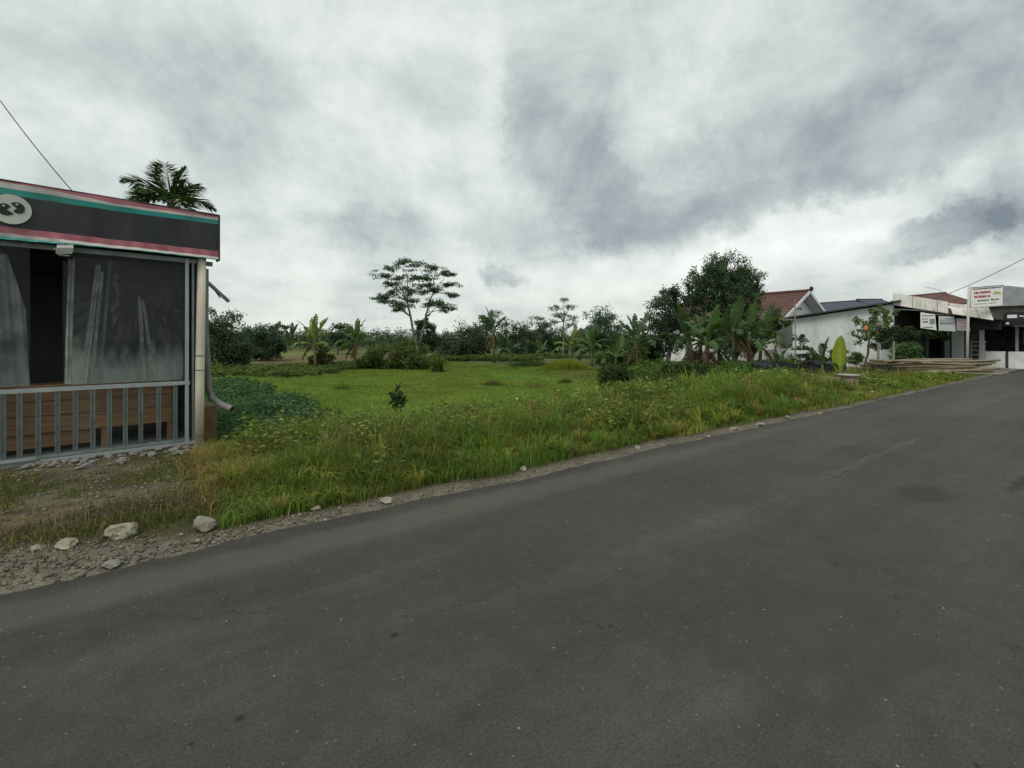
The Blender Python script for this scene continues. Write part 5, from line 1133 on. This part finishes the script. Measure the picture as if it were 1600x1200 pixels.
class Acc:
    def __init__(s): s.V, s.T, s.C, s.o = [], [], [], 0
    def add(s, a): s.V.append(a[0]); s.T.append(a[1] + s.o); s.C.append(a[2]); s.o += len(a[0])
    def build(s, name, m, label, cat): o = np_obj(name, np.concatenate(s.V), np.concatenate(s.T), m, np.concatenate(s.C)); return tag(o, label, cat, None, 'stuff')
def scatter(n, u0, u1, n0, n1, power=1.6, g=rng):
    """points on the verge, thinning out with distance"""
    U = g.uniform(u0, u1, n * 6); N = g.uniform(n0, n1, n * 6); X = .8 * U - .6 * N; Y = .6 * U + .8 * N
    d = np.maximum(Y, 3.2); keep = (g.random(n * 6) < (4.0 / d) ** power) & (np.abs(X) < 1.16 * Y + .5) & (Y > 2.5); i = np.nonzero(keep)[0][:n]; return U[i], N[i], X[i], Y[i]
def tufts(A):
    '''grass clumps whose blades splay out from one root'''
    U, N, X, Y = scatter(5200, .5, 28, 4.65, 8.4, 1.45); ok = ~((U > 24) & (N > 5.6)); U, N, X, Y = U[ok], N[ok], X[ok], Y[ok]; m = len(U); per = 26
    idx = np.repeat(np.arange(m), per); k = len(idx); a = rng.uniform(0, 6.283, k); r = .03 * rng.random(k)
    hh = (.18 + .48 * rng.random(m) ** 2.0) * (.6 + .5 * sstep(N, 4.7, 5.8)) * (1 + .5 * np.exp(-((U - 11) / 3.5) ** 2)) * (1 - .4 * sstep(U, 14, 22)) * (1 - .5 * np.exp(-((U - .7) / .6) ** 2)); L = hh[idx] * rng.uniform(.6, 1.15, k); lean = rng.uniform(.25, 1.15, k); tw = rng.normal(0, .5, (m, 2))[idx] * .35
    D = np.stack([np.cos(a) * lean + tw[:, 0], np.sin(a) * lean + tw[:, 1], np.zeros(k)], 1); Sd = unit(np.stack([-D[:, 1], D[:, 0], np.zeros(k)], 1)); z = hgt(X, Y)
    P = np.stack([X[idx] + np.cos(a) * r, Y[idx] + np.sin(a) * r, z[idx] - .01], 1); up = np.array([0, 0, 1.]); Lc = L[:, None]; w = (rng.uniform(.006, .011, k) * np.clip(Y[idx] / 6, 1, 2.6))[:, None]
    mid = P + up * Lc * .55 + D * Lc * .25; tip = P + up * Lc * (.95 - .5 * lean[:, None]) + D * Lc * .8
    V = np.stack([P - Sd * w * .5, P + Sd * w * .5, mid + Sd * w * .45, mid - Sd * w * .45, tip], 1).reshape(-1, 3); q = np.arange(k)[:, None] * 5
    T = np.concatenate([q + np.array([[0, 1, 2]]), q + np.array([[0, 2, 3]]), q + np.array([[3, 2, 4]])])
    base = tint(m, (.125, .20, .042), .34, .2); y_ = rng.random(m) < .26; base[y_] = tint(y_.sum(), (.25, .265, .065), .25, .1); y_ = rng.random(m) < .11; base[y_] = tint(y_.sum(), (.28, .22, .09), .25, .1)
    A.add((V, T, np.repeat(np.clip(base[idx] * (1 + rng.uniform(-.2, .2, (k, 1))), .004, .8), 5, 0)))
def verge():
    A = Acc()
    U, N, X, Y = scatter(185000, .25, 33, 4.4, 9.2)
    wid = 4.50 - .08 * sstep(U, 8, 14) + .22 * (vnoise(U, N, .8, 4) - .5) + .03
    left = .55 + .5 * (vnoise(X, Y, .5, 31) - .5) + .55 * (1 - sstep(N, 5.0, 5.8)) * 0
    apron = (U > 27) & (N > 5.6)
    ok = (N > wid + .02) & (U > left) & ~apron & (rng.random(len(U)) < .45 + .55 * sstep(N, wid, wid + .5)); U, N, X, Y = U[ok], N[ok], X[ok], Y[ok]; n = len(U)
    big = vnoise(X, Y, 1.3, 32); sm = vnoise(X, Y, .35, 33); prof = .55 + .55 * sstep(N, 4.6, 5.6)
    L = (.12 + .25 * sstep(big * .6 + sm * .4, .3, .75)) * prof * (1 - .45 * sstep(N, 6.6, 7.6)) * (1 + .55 * np.exp(-((U - 11) / 3.5) ** 2)) * rng.uniform(.6, 1.25, n) * (1 - .35 * sstep(U, 12, 20)) * (1 - .55 * np.exp(-((U - .7) / .6) ** 2 - ((N - 6.4) / 1.1) ** 2)); far = np.clip(Y / 6.0, 1, 3.2)
    w = rng.uniform(.005, .0095, n) * far
    C = tint(n, (.125, .20, .040), .34, .18); m = sstep(vnoise(X, Y, .8, 34), .55, .75) > rng.random(n) * 1.1; C[m] = tint(m.sum(), (.25, .29, .065), .25, .15)
    dry = rng.random(n) < .08 + .6 * np.exp(-((U - .8) / .45) ** 2 - ((N - 6.2) / .6) ** 2) + .14 * sstep(U, 9, 14) + .2 * (sstep(vnoise(X, Y, .6, 35), .66, .8)); C[dry] = tint(dry.sum(), (.25, .20, .075), .3, .12)
    A.add(blades(X, Y, L, w, C, .9))
    tufts(A)
    # seed stalks standing above the rest
    U, N, X, Y = scatter(5200, 1.2, 26, 5.4, 8.6, 1.2); n = len(U); L = rng.uniform(.32, .62, n); A.add(blades(X, Y, L, rng.uniform(.004, .006, n) * np.clip(Y / 6, 1, 3), tint(n, (.20, .19, .07), .3, .1), .35))
    A.build('verge_grass', 'grass', 'tall tangled grass along the roadside verge', 'grass')
    # broad-leaved weeds mixed through it
    B = Acc(); U, N, X, Y = scatter(6500, .9, 20, 5.0, 9.0, 1.35); n = len(U); keep = (vnoise(X, Y, 1.0, 36) + .35 * sstep(N, 5.3, 6.6) > .52) & ~((U > 16) & (N > 6.2) & (N < 8)); U, N, X, Y = U[keep], N[keep], X[keep], Y[keep]; n = len(U)
    hgtp = rng.uniform(.16, .58, n) * (.7 + .4 * sstep(N, 5.2, 6.5)) * (1 - .35 * sstep(N, 6.8, 8)) * (.75 + .5 * vnoise(X, Y, 1.6, 37)); z = hgt(X, Y); per = 14
    base = tint(n, (.12, .19, .05), .3, .16); m = rng.random(n) < .3; base[m] = tint(m.sum(), (.20, .24, .055), .25, .12); m = rng.random(n) < .12; base[m] = tint(m.sum(), (.12, .085, .045), .3, .1)
    idx = np.repeat(np.arange(n), per); t = rng.random(len(idx)) ** .8; spread = .05 + .11 * np.sin(np.pi * np.clip(t, .1, .95)); a = rng.uniform(0, 6.283, len(idx))
    P = np.stack([X[idx] + np.cos(a) * spread * rng.random(len(idx)), Y[idx] + np.sin(a) * spread * rng.random(len(idx)), z[idx] + hgtp[idx] * t], 1)
    Ax = np.stack([np.cos(a), np.sin(a), rng.uniform(-.3, .6, len(idx))], 1); Nn = np.stack([-np.cos(a) * .3, -np.sin(a) * .3, np.ones(len(idx)) * .8], 1) + rng.normal(size=(len(idx), 3)) * .6
    Ln = rng.uniform(.035, .085, len(idx)) * np.clip(Y[idx] / 8, 1, 2); B.add(leaf_arrays(P, Ax, Nn, Ln, Ln * .5, np.clip(base[idx] * (1 + rng.uniform(-.2, .2, (len(idx), 1))), .004, .8)))
    B.add(blades(X, Y, hgtp, np.full(n, .006) * np.clip(Y / 6, 1, 2), base * .9, .15))
    # small pale flowers
    k = rng.choice(n, 150, replace=False); Pf = np.stack([X[k], Y[k], z[k] + hgtp[k] * 1.05], 1); Cf = np.tile((.65, .64, .52), (150, 1)); y_ = rng.random(150) < .55; Cf[y_] = (.55, .42, .06)
    for q in range(3): B.add(leaf_arrays(Pf, rng.normal(size=(150, 3)), np.tile((0., 0, 1), (150, 1)) + rng.normal(size=(150, 3)) * .3, np.full(150, .026) * np.clip(Pf[:, 1] / 7, 1, 2), np.full(150, .024) * np.clip(Pf[:, 1] / 7, 1, 2), Cf))
    B.build('verge_weeds', 'foliage', 'broad-leaved weeds mixed into the verge grass', 'weeds')
verge()
def drygrass():
    A = Acc()
    for (u, n, su, sn, k, hh) in ((.72, 5.8, .18, .38, 1900, .17), (1.05, 6.5, .25, .28, 1500, .27), (.6, 6.9, .12, .3, 500, .18), (1.8, 7.0, .3, .2, 900, .38), (2.7, 6.5, .3, .2, 400, .30)):
        U = rng.normal(u, su, k); N = rng.normal(n, sn, k); X = .8 * U - .6 * N; Y = .6 * U + .8 * N
        A.add(blades(X, Y, hh * rng.uniform(.6, 1.3, k), rng.uniform(.005, .009, k), tint(k, (.30, .225, .085), .3, .12), 1.6))
    A.build('dry_grass', 'grass', 'straw-coloured dry grass tufts at the kiosk corner', 'grass')
drygrass()
def padgrass():
    A = Acc(); k = 42000; U = rng.uniform(-4.5, .9, k); N = rng.uniform(5.0, 8.0, k); X = .8 * U - .6 * N; Y = .6 * U + .8 * N
    ok = (vnoise(X, Y, .6, 8) * .6 + vnoise(X, Y, .15, 9) * .4 > .40 + .25 * rng.random(k)) & (Y > 2.6); lx = (X - KX) * .728 + (Y - KY) * .686; ly = -(X - KX) * .686 + (Y - KY) * .728; ok &= ~((ly > -.16) & (lx < .35)); X, Y, U, N = X[ok], Y[ok], U[ok], N[ok]; k = len(X)
    C = tint(k, (.085, .105, .028), .3, .2); m = rng.random(k) < .35; C[m] = tint(m.sum(), (.19, .155, .07), .3, .1)
    A.add(blades(X, Y, rng.uniform(.025, .085, k), rng.uniform(.004, .007, k), C, 1.0))
    # dead stalks on the dark bank below the ledge
    k = 900; U = rng.uniform(-2.4, .7, k); N = rng.normal(5.25, .16, k); X = .8 * U - .6 * N; Y = .6 * U + .8 * N; A.add(blades(X, Y, rng.uniform(.05, .2, k), rng.uniform(.004, .007, k), tint(k, (.20, .17, .08), .35, .1), 1.5))
    k = 1600; U = rng.normal(-.1, .45, k); N = rng.normal(5.2, .18, k); X = .8 * U - .6 * N; Y = .6 * U + .8 * N; A.add(blades(X, Y, rng.uniform(.04, .13, k), rng.uniform(.004, .007, k), tint(k, (.08, .105, .03), .35, .1), .9))
    A.build('pad_grass', 'grass', 'sparse short grass on the dirt before the kiosk', 'grass')
padgrass()
def fieldgrass():
    A = Acc(); k = 420000; U = rng.uniform(3.2, 19, k); N = rng.uniform(7.6, 33, k); X = .8 * U - .6 * N; Y = .6 * U + .8 * N
    ok = (np.abs(X) < 1.12 * Y) & (rng.random(k) < (9.0 / np.maximum(Y, 9)) ** 1.1) & (X > -.62 * Y) & (X < .34 * Y); X, Y, U, N = X[ok], Y[ok], U[ok], N[ok]; k = len(X)
    v = vnoise(X, Y, 2.2, 41); L = rng.uniform(.05, .13, k) * (.7 + .7 * v) ; C = tint(k, (.155, .225, .05), .18, .10); m = v + rng.normal(0, .15, k) > .62; C[m] = tint(m.sum(), (.20, .265, .06), .18, .10)
    m = vnoise(X, Y, 3.6, 43) + rng.normal(0, .12, k) > .72; C[m] = tint(m.sum(), (.18, .21, .055), .18, .10)
    A.add(blades(X, Y, L, rng.uniform(.007, .012, k) * np.clip(Y / 10, 1, 2.6), C, .7))
    A.build('field_grass', 'grass', 'short bright green grass covering the open field', 'grass')
    # clumps standing out of it
    T_ = [('olive_tuft', 'dark olive grass tuft alone in the mid field', 770, 21, .6, .30, 600, (.10, .12, .04)), ('olive_tuft', 'low brownish grass tuft in the field, nearer the shrub bank', 838, 20, .8, .18, 500, (.12, .14, .045)),
          ('olive_tuft', 'small faint grass tuft at the field left part', 535, 19.5, .45, .34, 300, (.12, .18, .04)), ('olive_tuft', 'small brown tuft right of the low brownish one', 884, 22, .45, .22, 400, (.085, .09, .03)),
          ('tall_grass_mound', 'broad mound of yellow-green tall grass before the bananas', 885, 28.5, 1.5, .62, 5200, (.19, .21, .035)), ('tall_grass_mound', 'dark green grass mound left of the yellow mound', 830, 31, 1.6, .45, 2600, (.05, .085, .028)),
          ('maize_tuft', 'pale maize-like tuft right of the feathery tree', 684, 30, .35, 1.3, 260, (.10, .15, .05)), ('tall_grass_mound', 'dark grass mound at the field far left corner', 440, 29, 2.2, .35, 2600, (.05, .085, .025))]
    for nm, lb, px, d, sp, hh, k, c in T_:
        x, y = GP(px, d); X = rng.normal(0, sp * .5, k); Y = rng.normal(0, sp * .35, k); z = hgt(x + X, y + Y) - H(x, y); f = np.exp(-(X / sp) ** 2 * 1.2)
        V, T, C = blades(X, Y, hh * f * rng.uniform(.6, 1.2, k), rng.uniform(.012, .022, k) * d / 22 * (2.2 if nm == 'maize_tuft' else 1), tint(k, c, .25, .12), .6, z=z)
        o = np_obj(nm, V, T, 'grass', C, None, (x, y, H(x, y))); tag(o, lb, 'grass tuft', 'tufts in the field')
fieldgrass()
def weeds_bank(name, label, k, u0, u1, n0, n1, c, hh, per, ls, g, test=None, c2=None, mixp=0, grow=1.6):
    U = g.uniform(u0, u1, k); N = g.uniform(n0, n1, k); X = .8 * U - .6 * N; Y = .6 * U + .8 * N; ok = np.abs(X) < 1.14 * Y
    if test is not None: ok &= test(U, N, X, Y)
    X, Y = X[ok], Y[ok]; n = len(X); z = hgt(X, Y); hp = hh * (.55 + .9 * vnoise(X, Y, .9, 51)) * g.uniform(.75, 1.2, n)
    base = tint(n, c, .25, .1, g)
    if c2: m = g.random(n) < mixp; base[m] = tint(m.sum(), c2, .25, .1, g)
    idx = np.repeat(np.arange(n), per); t = g.random(len(idx)) ** .6; a = g.uniform(0, 6.283, len(idx)); sp = .16 * g.random(len(idx)) * (hh / .3) ** .5
    P = np.stack([X[idx] + np.cos(a) * sp, Y[idx] + np.sin(a) * sp, z[idx] + hp[idx] * t], 1); Ax = np.stack([np.cos(a), np.sin(a), g.uniform(-.4, .4, len(idx))], 1)
    Nn = np.stack([np.zeros(len(idx))] * 2 + [np.ones(len(idx)) * .8], 1) + g.normal(size=(len(idx), 3)) * .75; L = ls * g.uniform(.6, 1.3, len(idx)) * np.clip(Y[idx] / 14, 1, grow)
    V, T, C = leaf_arrays(P, Ax, Nn, L, L * .6, np.clip(base[idx] * (1 + g.uniform(-.2, .2, (len(idx), 1))), .004, .8)); o = np_obj(name, V, T, 'foliage', C); return tag(o, label, 'plants', None, 'stuff')
G = np.random.default_rng(77)
weeds_bank('crop_bed', 'dense blue-green leafy crop bed beside the kiosk', 3000, .9, 4.6, 8.2, 24, (.065, .13, .058), .38, 22, .085, G, lambda U, N, X, Y: U < 3.2 + .4 * np.sin(N) - .3 * (N < 9.5))
weeds_bank('far_undergrowth', 'mixed green undergrowth along the field far edge', 5200, 2, 34, 26, 36, (.09, .14, .04), .36, 24, .085, G, lambda U, N, X, Y: (X < .36 * Y) & (N > 28.5 + 2 * np.sin(U * .7) + .12 * U) & (vnoise(X, Y, 2.0, 61) > .38), (.12, .13, .045), .35)
weeds_bank('bank_undergrowth', 'rank green undergrowth under the bananas by the house', 3800, 16.5, 27, 8.2, 15, (.085, .145, .04), .5, 24, .075, G, lambda U, N, X, Y: (N > 7.8 + .45 * np.maximum(U - 19, 0)), (.12, .16, .042), .3)
weeds_bank('far_wood', 'dark hedge of far trees along the horizon', 4200, -70, 160, 62, 110, (.06, .09, .05), 2.4, 70, .26, G, lambda U, N, X, Y: (np.abs(X) < 1.1 * Y) & (vnoise(X, Y, 14, 52) > .35), grow=1.0)
tree('dark_tree', 'dark filler tree between ragged banana and garden wall pillar', 'tree', 1022, 30, [(1020, 545, 30, 22), (1000, 552, 22, 16)], 70, 60, .16, DARK, 71, .08)
# sapling in the verge
def sapling(label, px, d, h, n, seed, c, ls=.14):
    g = np.random.default_rng(seed); x, y = GP(px, d); S = thing('sapling', label, 'sapling', (x, y, H(x, y)), 0, 'saplings in the verge'); b = MB(); b.tube([(0, 0, -.05), (.02, .01, h * .5), (-.03, 0, h)], [.014, .011, .006], 6)
    cs = np.array([(-.03 + g.normal(0, .09), g.normal(0, .09), h * g.uniform(.72, 1.05)) for _ in range(n)])
    for q in cs: b.tube([(0, 0, h * .7), tuple(q)], [.005, .003], 4)
    b.build('stem', 'bark', S); V, T, C = clump_leaves(cs, np.full(n, .07), 14, ls, c, g, .5); np_obj('leaves', V, T, 'foliage', C, S)
sapling('dark papaya-like sapling standing up against the bright field', 626, 9.2, 1.0, 8, 1, (.034, .065, .026))
sapling('slim green weed stem left of the dark shrub corner', 795, 8.2, .34, 5, 2, (.05, .085, .03), .08)
sapling('short leafy stem at the field left front', 505, 9.6, .62, 4, 3, (.06, .085, .03), .07)
# ------------------------------------------------------------------ gravel on the shoulder and grit on the asphalt
def gravel():
    ico = bmesh.new(); bmesh.ops.create_icosphere(ico, subdivisions=1, radius=1); B = np.array([v.co for v in ico.verts]); F = np.array([[v.index for v in f.verts] for f in ico.faces]); ico.free()
    # eight-sided grains are enough at this size
    B8 = np.array([(1, 0, 0), (0, 1, 0), (-1, 0, 0), (0, -1, 0), (0, 0, 1), (0, 0, -1)], float); F8 = np.array([(0, 1, 4), (1, 2, 4), (2, 3, 4), (3, 0, 4), (1, 0, 5), (2, 1, 5), (3, 2, 5), (0, 3, 5)])
    def grains(X, Y, S, C, B, F, z=None):
        n = len(X); J = B[None] * (1 + rng.uniform(-.35, .35, (n, len(B), 1))); a = rng.uniform(0, 6.28, n); c, s = np.cos(a)[:, None], np.sin(a)[:, None]
        J = J * np.stack([S * rng.uniform(.7, 1.3, n), S, S * rng.uniform(.45, .8, n)], 1)[:, None, :]; x = J[..., 0] * c - J[..., 1] * s; y = J[..., 0] * s + J[..., 1] * c
        z = (hgt(X, Y) if z is None else z); V = np.stack([x + X[:, None], y + Y[:, None], J[..., 2] + (z + S * .25)[:, None]], -1).reshape(-1, 3)
        T = (np.arange(n)[:, None, None] * len(B) + F[None]).reshape(-1, 3); return V, T, np.repeat(C, len(B), 0)
    A = Acc(); U, N, X, Y = scatter(17000, -6, 24, 4.22, 5.5, 1.5); wid = 4.50 + .95 * (1 - sstep(U, -1.6, .6)) - .08 * sstep(U, 8, 14) + .22 * (vnoise(U, N, .8, 4) - .5); ok = (N < wid + .02 + .1 * rng.random(len(U))) & ((N > 4.30) | (rng.random(len(U)) < .4)); X, Y = X[ok], Y[ok]; n = len(X)
    C = tint(n, (.19, .172, .132), .5, .12); m = rng.random(n) < .14; C[m] = tint(m.sum(), (.36, .34, .29), .2, .05); A.add(grains(X, Y, .0045 + .009 * rng.random(n) ** 3 * (1 + .8 * (X < -1.5)), C, B8, F8))
    U, N, X, Y = scatter(900, -4, 12, 4.3, 5.4, 1.2); ok = N < 4.45 + .9 * (1 - sstep(U, -1.6, .6)); X, Y = X[ok], Y[ok]; n = len(X); A.add(grains(X, Y, rng.uniform(.008, .018, n), tint(n, (.21, .195, .16), .3, .08), B, F))
    # dirt bank and ground before the kiosk
    k = 900; U = rng.uniform(-3.2, .7, k); N = rng.uniform(5.2, 7.6, k); X = .8 * U - .6 * N; Y = .6 * U + .8 * N; ok = Y > 2.6; X, Y = X[ok], Y[ok]; n = len(X); A.add(grains(X, Y, rng.uniform(.006, .026, n) , tint(n, (.27, .25, .2), .35, .08), B8, F8))
    A.build('gravel', 'grass', 'loose gravel along the asphalt edge', 'gravel')
    A = Acc(); U, N, X, Y = scatter(420, -2, 14, .2, 4.2, 1.0); n = len(X); A.add(grains(X, Y, rng.uniform(.003, .008, n), tint(n, (.28, .27, .25), .5, .05), B8, F8, np.zeros(n))); A.build('road_grit', 'grass', 'scattered grit lying on the asphalt', 'grit')
gravel()
